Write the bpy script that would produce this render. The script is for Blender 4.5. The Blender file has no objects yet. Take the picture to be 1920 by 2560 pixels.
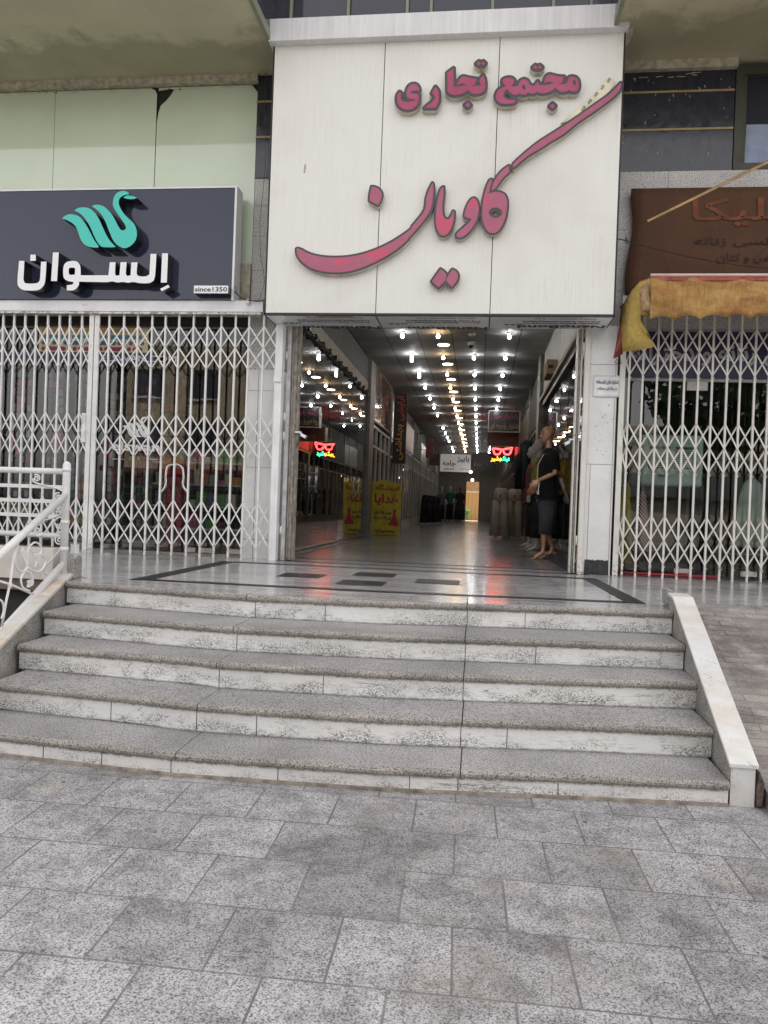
import bpy, bmesh, math, random
import numpy as np
from mathutils import Vector, Matrix
random.seed(7)
SC = bpy.context.scene
COL = SC.collection
R_ = math.radians
# ------------------------------------------------------------------ camera
F, CX, CY = 1900.0, 960.0, 1280.0            # focal length and centre on the 1920 x 2560 photo
def _cam_axes():
    VD, m = (1198., 1275.), .0368
    d = np.array([(VD[0]-CX)/F, -(VD[1]-CY)/F, -1.])
    a = (VD[0]-CX)/F; b = -(VD[1]-CY)/F
    k = -(VD[1]-m*VD[0]+m*CX-CY)/F
    x = -(1+b*k)/(a-b*m); y = k-m*x
    X = -np.array([x, y, -1.]); X /= np.linalg.norm(X)
    Y = d/np.linalg.norm(d)
    return np.array([X, Y, np.cross(X, Y)])
RC = _cam_axes()
EYE = np.array([0., 0., .66])
def _ray(u, v): return RC @ np.array([(u-CX)/F, -(v-CY)/F, -1.])
def pY(u, v, Y):
    r = _ray(u, v); return EYE + r*(Y-EYE[1])/r[1]
def pX(u, v, X):
    r = _ray(u, v); return EYE + r*(X-EYE[0])/r[0]
def pZ(u, v, Z):
    r = _ray(u, v); return EYE + r*(Z-EYE[2])/r[2]
cd = bpy.data.cameras.new('camera'); cam = bpy.data.objects.new('camera', cd); COL.objects.link(cam)
cd.sensor_fit = 'HORIZONTAL'; cd.sensor_width = 36; cd.lens = 36*F/1920
cd.clip_start = .05; cd.clip_end = 400
mw = Matrix([list(RC[i])+[EYE[i]] for i in range(3)]+[[0, 0, 0, 1]])
cam.matrix_world = mw
SC.camera = cam
# ------------------------------------------------------------------ world, sun, exposure
SUN_EL, SUN_AZ = 62.0, 20.0                  # the sun stands behind the building: the whole front is in open shade
w = bpy.data.worlds.new('World'); SC.world = w; w.use_nodes = True
wn = w.node_tree; bg = wn.nodes['Background']
sky = wn.nodes.new('ShaderNodeTexSky'); sky.sky_type = 'NISHITA'; sky.sun_disc = False
sky.sun_elevation = R_(SUN_EL); sky.sun_rotation = R_(SUN_AZ); sky.dust_density = 2.5
hs = wn.nodes.new('ShaderNodeHueSaturation'); hs.inputs['Saturation'].default_value = .10
wb = wn.nodes.new('ShaderNodeMix'); wb.data_type = 'RGBA'; wb.blend_type = 'MULTIPLY'; wb.inputs[0].default_value = 1; wb.inputs[7].default_value = (1.03, 1., .985, 1)
wn.links.new(sky.outputs[0], hs.inputs['Color']); wn.links.new(hs.outputs[0], wb.inputs[6]); wn.links.new(wb.outputs[2], bg.inputs['Color'])
bg.inputs['Strength'].default_value = .15
sl = bpy.data.lights.new('sun', 'SUN'); sl.energy = 3.2; sl.angle = R_(.5); sl.color = (1, .95, .87)
so = bpy.data.objects.new('sun', sl); COL.objects.link(so)
_e, _a = R_(SUN_EL), R_(SUN_AZ)
sd = Vector((math.sin(_a)*math.cos(_e), math.cos(_a)*math.cos(_e), math.sin(_e)))
so.rotation_euler = (-sd).to_track_quat('-Z', 'Y').to_euler()
vs = SC.view_settings; vs.view_transform = 'Standard'; vs.look = 'None'; vs.gamma = 1; vs.exposure = 1.62
SC.cycles.max_bounces = 8; SC.cycles.transparent_max_bounces = 16; SC.cycles.glossy_bounces = 4
SC.cycles.sample_clamp_indirect = 6; SC.cycles.caustics_reflective = False
# ------------------------------------------------------------------ scene bookkeeping
def tag(o, label=None, cat=None, group=None, kind=None):
    if label: o['label'] = label
    if cat: o['category'] = cat
    if group: o['group'] = group
    if kind: o['kind'] = kind
    return o
def thing(name, label, cat, loc=(0, 0, 0), group=None):
    o = bpy.data.objects.new(name, None); COL.objects.link(o); o.location = loc
    o.empty_display_size = .2
    return tag(o, label, cat, group)
def _wloc(p):
    v = Vector((0, 0, 0))
    while p is not None:
        v += Vector(p.location); p = p.parent
    return v
def copy_tree(o, parent=None):
    c = o.copy(); COL.objects.link(c); c.parent = parent
    for ch in list(o.children): copy_tree(ch, c)
    return c
class MB:
    """Collects shapes in world coordinates; build() links them as one mesh object."""
    def __init__(s): s.v = []; s.f = []; s.m = []; s.sm = []
    def add(s, vs_, fs, mi=0, smooth=False):
        n = len(s.v); s.v += [tuple(map(float, p)) for p in vs_]
        for f in fs: s.f.append([n+i for i in f]); s.m.append(mi); s.sm.append(smooth)
        return s
    def box(s, x0, x1, y0, y1, z0, z1, mi=0):
        x0, x1 = min(x0, x1), max(x0, x1); y0, y1 = min(y0, y1), max(y0, y1); z0, z1 = min(z0, z1), max(z0, z1)
        return s.add([(x0,y0,z0),(x1,y0,z0),(x1,y1,z0),(x0,y1,z0),(x0,y0,z1),(x1,y0,z1),(x1,y1,z1),(x0,y1,z1)],
                     [(0,3,2,1),(4,5,6,7),(0,1,5,4),(1,2,6,5),(2,3,7,6),(3,0,4,7)], mi)
    def quad(s, a, b, c, d, mi=0): return s.add([a, b, c, d], [(0, 1, 2, 3)], mi)
    def prism(s, base, off, mi=0, side=None):
        """polygon base extruded by vector off"""
        n = len(base); off = np.array(off, float); b = [np.array(p, float) for p in base]
        side = mi if side is None else side
        s.add(b+[p+off for p in b], [tuple(range(n))[::-1], tuple(range(n, 2*n))], mi)
        k = len(s.v)-2*n
        for i in range(n):
            j = (i+1) % n; s.f.append([k+i, k+j, k+n+j, k+n+i]); s.m.append(side); s.sm.append(False)
        return s
    def tube(s, pts, r, n=8, mi=0, cap=True, flat=None):
        P = [Vector(p) for p in pts]; m = len(P)
        rs = r if isinstance(r, (list, tuple)) else [r]*m
        vs_ = []; up = Vector((0, 0, 1))
        t0 = (P[1]-P[0]).normalized()
        if abs(t0.dot(up)) > .9: up = Vector((1, 0, 0))
        nrm = (up-t0*up.dot(t0)).normalized()
        for i in range(m):
            t = (P[min(i+1, m-1)]-P[max(i-1, 0)])
            if t.length < 1e-9: t = t0
            t.normalize(); nrm = (nrm-t*nrm.dot(t))
            if nrm.length < 1e-6: nrm = t.orthogonal()
            nrm.normalize(); bi = t.cross(nrm)
            for k in range(n):
                a = 2*math.pi*k/n
                fy = flat if flat else 1
                vs_.append(P[i]+rs[i]*(math.cos(a)*nrm+math.sin(a)*bi*fy))
        fs = []
        for i in range(m-1):
            for k in range(n):
                k2 = (k+1) % n; fs.append((i*n+k, i*n+k2, (i+1)*n+k2, (i+1)*n+k))
        if cap: fs += [tuple(range(n))[::-1], tuple(range((m-1)*n, m*n))]
        return s.add(vs_, fs, mi, n > 5)
    def bar(s, a, b, w_, t_, axis=(0, 1, 0), mi=0):
        """rectangular bar from a to b: width w_ across, thickness t_ along axis"""
        a, b = Vector(a), Vector(b); d = (b-a).normalized(); ax = Vector(axis)
        ax = (ax-d*ax.dot(d)).normalized(); sx = d.cross(ax)*w_/2; ty = ax*t_/2
        v = [a-sx-ty, a+sx-ty, a+sx+ty, a-sx+ty, b-sx-ty, b+sx-ty, b+sx+ty, b-sx+ty]
        return s.add(v, [(0,3,2,1),(4,5,6,7),(0,1,5,4),(1,2,6,5),(2,3,7,6),(3,0,4,7)], mi)
    def ball(s, c, r, nu=14, nv=9, sc=(1, 1, 1), mi=0):
        vs_ = [(c[0], c[1], c[2]+r*sc[2])]
        for j in range(1, nv):
            th = math.pi*j/nv
            for i in range(nu):
                a = 2*math.pi*i/nu
                vs_.append((c[0]+r*sc[0]*math.sin(th)*math.cos(a), c[1]+r*sc[1]*math.sin(th)*math.sin(a), c[2]+r*sc[2]*math.cos(th)))
        vs_.append((c[0], c[1], c[2]-r*sc[2])); fs = []
        for i in range(nu): fs.append((0, 1+i, 1+(i+1) % nu))
        for j in range(nv-2):
            for i in range(nu):
                a = 1+j*nu; i2 = (i+1) % nu; fs.append((a+i, a+nu+i, a+nu+i2, a+i2))
        a = 1+(nv-2)*nu
        for i in range(nu): fs.append((len(vs_)-1, a+(i+1) % nu, a+i))
        return s.add(vs_, fs, mi, True)
    def loft(s, secs, n=20, mi=0, cap=True, wob=0, wn_=5, ph=0):
        """secs: (cx, cy, cz, rx, ry)"""
        vs_ = []
        for q, (x, y, z, rx, ry) in enumerate(secs):
            for i in range(n):
                a = 2*math.pi*i/n
                k = 1+wob*(q/max(1, len(secs)-1))*math.sin(wn_*a+ph)
                vs_.append((x+rx*k*math.cos(a), y+ry*k*math.sin(a), z))
        fs = []
        for j in range(len(secs)-1):
            for i in range(n):
                i2 = (i+1) % n; fs.append((j*n+i, j*n+i2, (j+1)*n+i2, (j+1)*n+i))
        if cap: fs += [tuple(range(n))[::-1], tuple(range((len(secs)-1)*n, len(secs)*n))]
        return s.add(vs_, fs, mi, True)
    def disc(s, c, r, axis='y', n=16, t=.002, mi=0, ry=None):
        ry = ry or r; b = []
        for i in range(n):
            a = 2*math.pi*i/n; p, q = r*math.cos(a), ry*math.sin(a)
            b.append({'y': (c[0]+p, c[1], c[2]+q), 'x': (c[0], c[1]+p, c[2]+q), 'z': (c[0]+p, c[1]+q, c[2])}[axis])
        return s.prism(b, {'y': (0, t, 0), 'x': (t, 0, 0), 'z': (0, 0, t)}[axis], mi)
    def build(s, name, mats, parent=None, bevel=0, fixn=True, seg=2):
        me = bpy.data.meshes.new(name)
        off = _wloc(parent)
        me.from_pydata([(a-off.x, b-off.y, c-off.z) for a, b, c in s.v], [], s.f)
        if not isinstance(mats, (list, tuple)): mats = [mats]
        for m_ in mats: me.materials.append(m_)
        me.polygons.foreach_set('material_index', s.m); me.polygons.foreach_set('use_smooth', s.sm)
        if fixn:
            bm = bmesh.new(); bm.from_mesh(me); bmesh.ops.recalc_face_normals(bm, faces=bm.faces); bm.to_mesh(me); bm.free()
        me.update()
        o = bpy.data.objects.new(name, me); COL.objects.link(o); o.parent = parent
        if bevel:
            b = o.modifiers.new('bevel', 'BEVEL'); b.width = bevel; b.segments = seg; b.limit_method = 'ANGLE'; b.angle_limit = R_(40)
        return o
def bx(name, mat_, parent, *dims, bevel=0): return MB().box(*dims).build(name, mat_, parent, bevel)
def struct(o): o['kind'] = 'structure'; return o
# ------------------------------------------------------------------ procedural materials
class NT:
    def __init__(s, name):
        s.m = bpy.data.materials.new(name); s.m.use_nodes = True; s.t = s.m.node_tree
        s.b = s.t.nodes['Principled BSDF']; s.out = s.t.nodes['Material Output']
        s.tc = s.t.nodes.new('ShaderNodeTexCoord').outputs['Object']
    def N(s, typ, **kw):
        n = s.t.nodes.new('ShaderNode'+typ)
        for k, v in kw.items():
            if isinstance(v, bpy.types.NodeSocket): s.t.links.new(v, n.inputs[k])
            elif k in n.inputs.keys(): n.inputs[k].default_value = v
            else: setattr(n, k, v)
        return n
    def link(s, a, b): s.t.links.new(a, b)
    def noise(s, scale, detail=3, rough=.55, vec=None, dist=0):
        n = s.N('TexNoise', Scale=scale, Detail=detail, Roughness=rough, Distortion=dist)
        s.link(vec if vec is not None else s.tc, n.inputs['Vector']); return n.outputs['Fac']
    def mapv(s, scale=(1, 1, 1), rot=(0, 0, 0), loc=(0, 0, 0), vec=None):
        n = s.N('Mapping'); n.inputs['Scale'].default_value = scale; n.inputs['Rotation'].default_value = rot; n.inputs['Location'].default_value = loc
        s.link(vec if vec is not None else s.tc, n.inputs['Vector']); return n.outputs[0]
    def ramp(s, fac, stops, interp='LINEAR'):
        n = s.N('ValToRGB'); cr = n.color_ramp; cr.interpolation = interp
        while len(cr.elements) < len(stops): cr.elements.new(.5)
        for e, (p, c) in zip(cr.elements, stops):
            e.position = p; e.color = (c, c, c, 1) if isinstance(c, (int, float)) else (*c, 1)
        s.link(fac, n.inputs[0]); return n.outputs[0]
    def mix(s, fac, a, b, mode='MIX'):
        n = s.N('Mix', data_type='RGBA', blend_type=mode)
        for idx, v in ((0, fac), (6, a), (7, b)):
            if isinstance(v, bpy.types.NodeSocket): s.link(v, n.inputs[idx])
            elif idx == 0: n.inputs[0].default_value = v
            else: n.inputs[idx].default_value = (*v, 1)
        return n.outputs[2]
    def math(s, op, a, b=0., c=None):
        n = s.N('Math', operation=op)
        for i, v in enumerate((a, b) if c is None else (a, b, c)):
            if isinstance(v, bpy.types.NodeSocket): s.link(v, n.inputs[i])
            else: n.inputs[i].default_value = v
        return n.outputs[0]
    def xyz(s, vec=None):
        n = s.N('SeparateXYZ'); s.link(vec if vec is not None else s.tc, n.inputs[0]); return n.outputs
    def fin(s, col=None, rough=None, bump=None, bstr=.3, bdist=.01, metal=None, spec=None, coat=None):
        def put(k, v):
            if v is None: return
            if isinstance(v, bpy.types.NodeSocket): s.link(v, s.b.inputs[k])
            elif isinstance(v, tuple): s.b.inputs[k].default_value = (*v, 1)
            else: s.b.inputs[k].default_value = v
        put('Base Color', col); put('Roughness', rough); put('Metallic', metal); put('Specular IOR Level', spec); put('Coat Weight', coat)
        if bump is not None:
            n = s.N('Bump', Strength=bstr, Distance=bdist); s.link(bump, n.inputs['Height']); s.link(n.outputs[0], s.b.inputs['Normal'])
        return s.m
def plain(name, c, rough=.5, metal=0, var=.12, scale=6, spec=.5, bump=0, bscale=80, coat=0):
    t = NT(name); f = t.noise(scale, 4)
    d = tuple(x*(1-var*1.6) for x in c); l = tuple(min(1, x*(1+var)) for x in c)
    return t.fin(t.ramp(f, [(.3, d), (.7, l)]), t.ramp(t.noise(scale*2.3, 2), [(.3, max(.03, rough-.08)), (.7, min(1, rough+.08))]),
                 t.noise(bscale, 2) if bump else None, bump, .01, metal, spec, coat)
def flat(name, c, rough=.5, metal=0, spec=.5):
    t = NT(name); return t.fin(c, rough, metal=metal, spec=spec)
def emit(name, c, strength, core=None):
    t = NT(name); t.b.inputs['Base Color'].default_value = (*[min(1, x) for x in c], 1)
    t.b.inputs['Emission Color'].default_value = (*c, 1); t.b.inputs['Emission Strength'].default_value = strength
    return t.m
def granite(name, lo, mid, hi, scale=150, rough=.6, dirt=.25, bump=.15, dscale=1.6, tint=None):
    t = NT(name); f = t.noise(scale, 2, .6)
    f2 = t.noise(scale*2.3, 1, .5, t.mapv(loc=(3.1, 1.7, .3)))
    c = t.ramp(f, [(.36, lo), (.43, mid), (.52, hi), (.62, tuple(min(1, x*1.08) for x in hi))])
    c = t.mix(t.ramp(f2, [(.30, .75), (.40, 0.)]), c, lo)
    g = t.ramp(t.noise(dscale, 5, .6), [(.35, 1-dirt), (.62, 1.)])
    c = t.mix(1., c, g, 'MULTIPLY')
    if tint: c = t.mix(t.ramp(t.noise(dscale*1.7, 4, .6, t.mapv(loc=(9, 2, 4))), [(.45, 0.), (.7, .5)]), c, tint)
    return t.fin(c, rough, f, bump, .004)
def brick_nodes(t, vec, bw, rh, mortar, offset=.5, smooth=.1):
    n = t.N('TexBrick'); n.offset = offset; n.squash = 1; n.offset_frequency = 2
    n.inputs['Scale'].default_value = 1; n.inputs['Brick Width'].default_value = bw; n.inputs['Row Height'].default_value = rh
    n.inputs['Mortar Size'].default_value = mortar; n.inputs['Mortar Smooth'].default_value = smooth; n.inputs['Bias'].default_value = 0
    n.inputs['Color1'].default_value = (0, 0, 0, 1); n.inputs['Color2'].default_value = (1, 1, 1, 1); n.inputs['Mortar'].default_value = (.5, .5, .5, 1)
    t.link(vec, n.inputs['Vector']); return n
def pavement_mat():
    t = NT('pavement_granite'); v = t.mapv(rot=(0, 0, R_(-1.3)), loc=(.165, -.017, 0))
    wob = t.N('TexNoise', Scale=2.2, Detail=2.); t.link(v, wob.inputs['Vector'])
    va = t.N('VectorMath', operation='MULTIPLY_ADD'); t.link(wob.outputs['Color'], va.inputs[0]); va.inputs[1].default_value = (.008, .008, 0); t.link(v, va.inputs[2])
    b = brick_nodes(t, va.outputs[0], .3815, .3745, .0042)
    f = t.noise(165, 2, .62); f2 = t.noise(320, 1, .5)
    c = t.ramp(f, [(.38, (.10, .098, .10)), (.44, (.25, .245, .248)), (.50, (.43, .424, .437)), (.64, (.53, .522, .54))])
    c = t.mix(t.ramp(f2, [(.34, .6), (.43, 0.)]), c, (.11, .105, .105))
    c = t.mix(1., c, t.ramp(b.outputs['Color'], [(0, .70), (.5, .92), (1, 1.06)]), 'MULTIPLY')
    c = t.mix(1., c, t.ramp(t.noise(1.9, 6, .66, dist=.6), [(.34, .68), (.48, .96), (.62, 1.04)]), 'MULTIPLY')
    c = t.mix(1., c, t.ramp(t.noise(7., 5, .7, t.mapv(loc=(1, 4, 0))), [(.36, .64), (.55, 1.04)]), 'MULTIPLY')
    c = t.mix(t.ramp(t.noise(3.1, 4, .6, t.mapv(loc=(5, 8, 0))), [(.52, 0.), (.72, .30)]), c, (.30, .26, .19))
    for sc_, th in ((1.7, .030), (3.9, .028)):                     # chewing gum and small droppings
        vo = t.N('TexVoronoi', Scale=sc_, Randomness=1.); n2 = t.N('VectorMath', operation='MULTIPLY_ADD'); nn = t.N('TexNoise', Scale=30.); t.link(nn.outputs['Color'], n2.inputs[0]); n2.inputs[1].default_value = (.02, .02, 0); t.link(t.tc, n2.inputs[2]); t.link(n2.outputs[0], vo.inputs['Vector'])
        c = t.mix(t.ramp(vo.outputs['Distance'], [(th*sc_/2.1*.8, .8), (th*sc_/2.1, 0.)]), c, (.05, .05, .05))
    jd = t.math('MULTIPLY', t.ramp(b.outputs['Fac'], [(.1, 0.), (.5, 1.)]), t.ramp(t.noise(3, 3), [(.3, .55), (.6, 1.)]))
    c = t.mix(jd, c, (.13, .12, .115))
    h = t.math('SUBTRACT', t.math('MULTIPLY', f, .25), b.outputs['Fac'])
    return t.fin(c, t.ramp(t.noise(5, 3), [(.3, .42), (.7, .62)]), h, .35, .003)
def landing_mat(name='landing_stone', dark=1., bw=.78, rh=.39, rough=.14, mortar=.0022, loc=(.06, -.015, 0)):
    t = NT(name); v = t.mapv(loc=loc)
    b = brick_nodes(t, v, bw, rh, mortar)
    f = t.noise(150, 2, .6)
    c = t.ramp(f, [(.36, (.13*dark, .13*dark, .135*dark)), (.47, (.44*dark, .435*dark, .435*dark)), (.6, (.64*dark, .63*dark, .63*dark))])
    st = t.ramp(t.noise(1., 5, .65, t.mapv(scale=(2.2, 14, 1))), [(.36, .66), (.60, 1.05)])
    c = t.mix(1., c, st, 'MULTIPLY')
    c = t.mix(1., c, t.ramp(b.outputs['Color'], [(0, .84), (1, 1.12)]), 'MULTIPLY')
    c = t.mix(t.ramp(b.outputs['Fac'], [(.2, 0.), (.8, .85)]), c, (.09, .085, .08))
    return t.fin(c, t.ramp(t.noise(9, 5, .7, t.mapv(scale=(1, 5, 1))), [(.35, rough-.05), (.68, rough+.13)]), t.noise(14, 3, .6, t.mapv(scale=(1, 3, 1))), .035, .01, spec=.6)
def riser_mat():
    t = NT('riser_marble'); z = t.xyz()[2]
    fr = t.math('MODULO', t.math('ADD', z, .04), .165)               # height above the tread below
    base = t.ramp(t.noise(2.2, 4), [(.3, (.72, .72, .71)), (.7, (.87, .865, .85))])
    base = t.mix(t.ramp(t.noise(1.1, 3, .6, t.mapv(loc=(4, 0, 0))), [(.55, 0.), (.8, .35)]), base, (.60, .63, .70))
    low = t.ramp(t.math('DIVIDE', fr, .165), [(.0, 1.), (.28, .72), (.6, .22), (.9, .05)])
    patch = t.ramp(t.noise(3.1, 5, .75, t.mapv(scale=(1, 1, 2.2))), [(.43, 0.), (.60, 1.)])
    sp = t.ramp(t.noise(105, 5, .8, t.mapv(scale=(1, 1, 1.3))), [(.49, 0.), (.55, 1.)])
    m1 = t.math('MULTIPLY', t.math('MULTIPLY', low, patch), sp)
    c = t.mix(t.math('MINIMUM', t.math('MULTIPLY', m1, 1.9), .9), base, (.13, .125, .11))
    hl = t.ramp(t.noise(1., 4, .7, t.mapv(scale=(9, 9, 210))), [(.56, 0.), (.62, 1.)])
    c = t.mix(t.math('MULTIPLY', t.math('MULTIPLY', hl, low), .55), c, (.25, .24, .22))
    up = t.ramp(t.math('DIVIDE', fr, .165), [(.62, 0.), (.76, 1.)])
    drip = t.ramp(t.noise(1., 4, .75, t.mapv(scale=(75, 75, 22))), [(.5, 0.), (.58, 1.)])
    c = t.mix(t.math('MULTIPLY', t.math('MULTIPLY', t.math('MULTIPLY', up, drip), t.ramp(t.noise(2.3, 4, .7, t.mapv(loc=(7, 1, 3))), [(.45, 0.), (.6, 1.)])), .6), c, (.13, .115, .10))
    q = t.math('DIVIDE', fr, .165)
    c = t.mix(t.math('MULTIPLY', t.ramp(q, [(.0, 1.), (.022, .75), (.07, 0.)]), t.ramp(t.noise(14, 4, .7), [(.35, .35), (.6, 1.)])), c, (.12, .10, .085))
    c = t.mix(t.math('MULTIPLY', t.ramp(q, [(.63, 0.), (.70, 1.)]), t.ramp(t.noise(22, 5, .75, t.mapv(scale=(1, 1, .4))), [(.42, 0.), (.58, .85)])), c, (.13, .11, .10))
    ck = t.N('TexVoronoi', Scale=2.3, feature='DISTANCE_TO_EDGE'); n3 = t.N('VectorMath', operation='MULTIPLY_ADD'); n4 = t.N('TexNoise', Scale=9., Detail=4.); t.link(n4.outputs['Color'], n3.inputs[0]); n3.inputs[1].default_value = (.12, .12, .12); t.link(t.tc, n3.inputs[2]); t.link(n3.outputs[0], ck.inputs['Vector'])
    c = t.mix(t.math('MULTIPLY', t.ramp(ck.outputs['Distance'], [(.003, .8), (.009, 0.)]), t.ramp(t.noise(1.7, 2), [(.5, 0.), (.56, 1.)])), c, (.10, .09, .08))
    return t.fin(c, .55, t.noise(90, 3), .12, .004)
def marble_white(name='white_marble', c0=(.60, .60, .59), c1=(.80, .795, .785), dirt=.5, rough=.4, warm=None):
    t = NT(name); c = t.ramp(t.noise(3, 5, .6), [(.3, c0), (.7, c1)])
    sp = t.math('MULTIPLY', t.ramp(t.noise(70, 4, .8), [(.56, 0.), (.63, 1.)]), t.ramp(t.noise(3.3, 4, .65, t.mapv(loc=(2, 5, 1))), [(.48, 0.), (.62, 1.)]))
    c = t.mix(t.math('MULTIPLY', sp, dirt), c, (.25, .24, .22))
    if warm: c = t.mix(t.ramp(t.noise(2.1, 4, .7, t.mapv(scale=(1, 3, 1))), [(.45, 0.), (.68, .8)]), c, warm)
    return t.fin(c, rough, t.noise(60, 3), .06, .004)
def streaked(name, c0, c1, rough=.35, sz=(26, 26, .9), dirt=(.40, .37, .30), amt=.35, metal=0, bottom=None, bump=.03):
    t = NT(name); c = t.ramp(t.noise(1., 4, .6, t.mapv(scale=sz)), [(.3, c0), (.7, c1)])
    d = t.math('MULTIPLY', t.ramp(t.noise(1., 5, .75, t.mapv(scale=(55, 55, 2.2))), [(.52, 0.), (.66, 1.)]), t.ramp(t.noise(1.3, 4, .6), [(.42, 0.), (.66, 1.)]))
    c = t.mix(t.math('MULTIPLY', d, amt), c, dirt)
    c = t.mix(t.ramp(t.noise(.9, 4, .6, t.mapv(loc=(1, 2, 6))), [(.5, 0.), (.75, .22)]), c, dirt)
    return t.fin(c, rough, t.noise(2.2, 2), bump, .03, metal)
def soffit_mat():
    t = NT('soffit_plaster'); y = t.math('ADD', t.xyz()[1], 8.6)
    c = t.ramp(t.noise(1.1, 4, .6), [(.3, (.50, .47, .32)), (.7, (.61, .575, .40))])
    wob = t.math('MULTIPLY', t.math('SUBTRACT', t.noise(1.5, 5, .62), .5), 1.5)
    e = t.math('ADD', y, wob)
    band = t.ramp(t.math('DIVIDE', e, 10.), [(.770, 0.), (.790, 1.), (.835, .8), (.86, .5)])
    c = t.mix(t.math('MULTIPLY', band, .5), c, (.17, .155, .095))
    c = t.mix(t.ramp(t.noise(7, 5, .7), [(.6, 0.), (.75, .25)]), c, (.12, .11, .07))
    return t.fin(c, .75, t.noise(30, 4), .08, .01)
def paint_metal(name, c=(.78, .78, .77), chip=(.22, .16, .12), amt=.6, rough=.38, scale=38, foot=False):
    t = NT(name); b = t.ramp(t.noise(5, 3), [(.3, tuple(x*.86 for x in c)), (.7, c)])
    b = t.mix(t.ramp(t.noise(1., 5, .7, t.mapv(scale=(30, 30, 3))), [(.55, 0.), (.72, .22)]), b, (.42, .38, .32))
    n = t.noise(scale, 4, .7)
    if foot: n = t.math('ADD', n, t.ramp(t.xyz()[2], [(0., .16), (.10, .09), (.35, 0.)]))
    ch = t.ramp(n, [(.655, 0.), (.69, 1.)])
    b = t.mix(t.math('MULTIPLY', ch, amt), b, chip)
    return t.fin(b, rough, t.noise(40, 2), .05, .005)
def glass_mat(name, tint=(.86, .90, .88), ior=1.5, rough=.0, extra=.0):
    t = NT(name); t.t.nodes.remove(t.b)
    tr = t.N('BsdfTransparent', Color=(*tint, 1)); gl = t.N('BsdfGlossy', Roughness=rough)
    fr = t.N('Fresnel', IOR=ior); f = t.math('ADD', fr.outputs[0], extra)
    mx = t.N('MixShader'); t.link(f, mx.inputs[0]); t.link(tr.outputs[0], mx.inputs[1]); t.link(gl.outputs[0], mx.inputs[2])
    nz = t.noise(1.3, 2); bp = t.N('Bump', Strength=.02, Distance=.05); t.link(nz, bp.inputs['Height'])
    t.link(bp.outputs[0], gl.inputs['Normal'])
    t.link(mx.outputs[0], t.out.inputs['Surface']); return t.m
MT = {}
MT['pave'] = pavement_mat()
MT['landing'] = landing_mat()
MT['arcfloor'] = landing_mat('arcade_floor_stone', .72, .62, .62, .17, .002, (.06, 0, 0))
MT['darkstone'] = plain('dark_inlay_stone', (.028, .026, .028), .42, var=.3, scale=20, spec=.08)
MT['tread'] = granite('tread_granite', (.10, .094, .092), (.25, .24, .236), (.44, .425, .42), 105, .55, .3, .12, 1.8)
MT['nosing'] = granite('nosing_granite', (.11, .098, .09), (.25, .228, .205), (.42, .39, .355), 115, .7, .35, .3, 3.)
MT['riser'] = riser_mat()
MT['marble'] = marble_white(dirt=1.2, warm=(.62, .56, .47))
MT['marbler'] = marble_white('pillar_marble', (.66, .665, .66), (.80, .80, .79), .35, .35)
MT['marblew'] = marble_white('stringer_marble', (.55, .54, .51), (.72, .70, .67), .4, .5, (.52, .38, .25))
MT['roughstone'] = granite('rough_granite', (.14, .13, .12), (.30, .28, .26), (.44, .42, .39), 110, .8, .45, .3, 2.2)
MT['wallgran'] = granite('wall_granite', (.12, .11, .11), (.40, .39, .38), (.60, .585, .57), 95, .6, .15, .1, 1.4)
MT['soffit'] = soffit_mat()
MT['acm'] = streaked('sign_panel_paint', (.73, .725, .68), (.76, .755, .71), .3, sz=(34, 34, 1.4), amt=.36, bump=.10)
MT['cap'] = streaked('cap_paint', (.62, .61, .62), (.76, .75, .76), .3, dirt=(.35, .33, .30), amt=.45)
MT['letterside'] = plain('letter_return_steel', (.56, .52, .42), .35, .35, .2, 5)
MT['ink'] = plain('letter_border_grey', (.055, .048, .058), .35, 0, .15, 5)
def pink_mat(name, dots):
    t = NT(name); c = t.ramp(t.noise(3.2, 3), [(.32, (.32, .022, .085)), (.5, (.38, .034, .11)), (.7, (.35, .06, .14))])
    if dots:
        vo = t.N('TexVoronoi', Scale=88., Randomness=0.); t.link(t.mapv(scale=(1, 0, 1), rot=(0, R_(3), 0)), vo.inputs['Vector'])
        g = t.ramp(vo.outputs['Distance'], [(.26, 0.), (.4, 1.)])
        c = t.mix(t.math('MULTIPLY', g, .3), c, (.36, .22, .26))
        c = t.mix(t.ramp(t.noise(2.4, 2, .5, t.mapv(loc=(2, 0, 9))), [(.60, 0.), (.62, .8)], 'LINEAR'), c, (.55, .04, .10))
    return t.fin(c, .28, coat=.3)
MT['pink'] = pink_mat('letter_face_pink', False); MT['pinkd'] = pink_mat('letter_face_pink_dotted', True)
MT['blackedge'] = plain('black_edge_trim', (.02, .02, .02), .5)
MT['white'] = paint_metal('white_gate_paint', (.82, .815, .80), foot=True)
MT['whiteclean'] = paint_metal('white_steel_paint', (.84, .845, .86), amt=.15)
MT['cream'] = paint_metal('aged_cream_paint', (.74, .72, .67), amt=.8, scale=24, foot=True)
MT['rail'] = paint_metal('railing_white_paint', (.80, .79, .79), (.35, .28, .22), .55, .35, 30)
MT['glass'] = glass_mat('shop_glass', (.80, .86, .83), 1.5, 0, .035)
MT['glassd'] = glass_mat('arcade_glass', (.50, .54, .52), 1.55, 0, .07)
def mint_mat():
    t = NT('mint_back_painted_glass'); c = t.ramp(t.noise(1.2, 3), [(.3, (.53, .62, .47)), (.7, (.59, .68, .54))])
    c = t.mix(t.ramp(t.noise(20, 5, .8, t.mapv(scale=(1, 1, .3))), [(.62, 0.), (.72, .35)]), c, (.75, .80, .62))
    return t.fin(c, .07, spec=.55, coat=1.)
MT['mint'] = mint_mat()
MT['navy'] = NT('navy_gloss_panel').fin((.022, .028, .060), .04, spec=.5)
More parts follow.
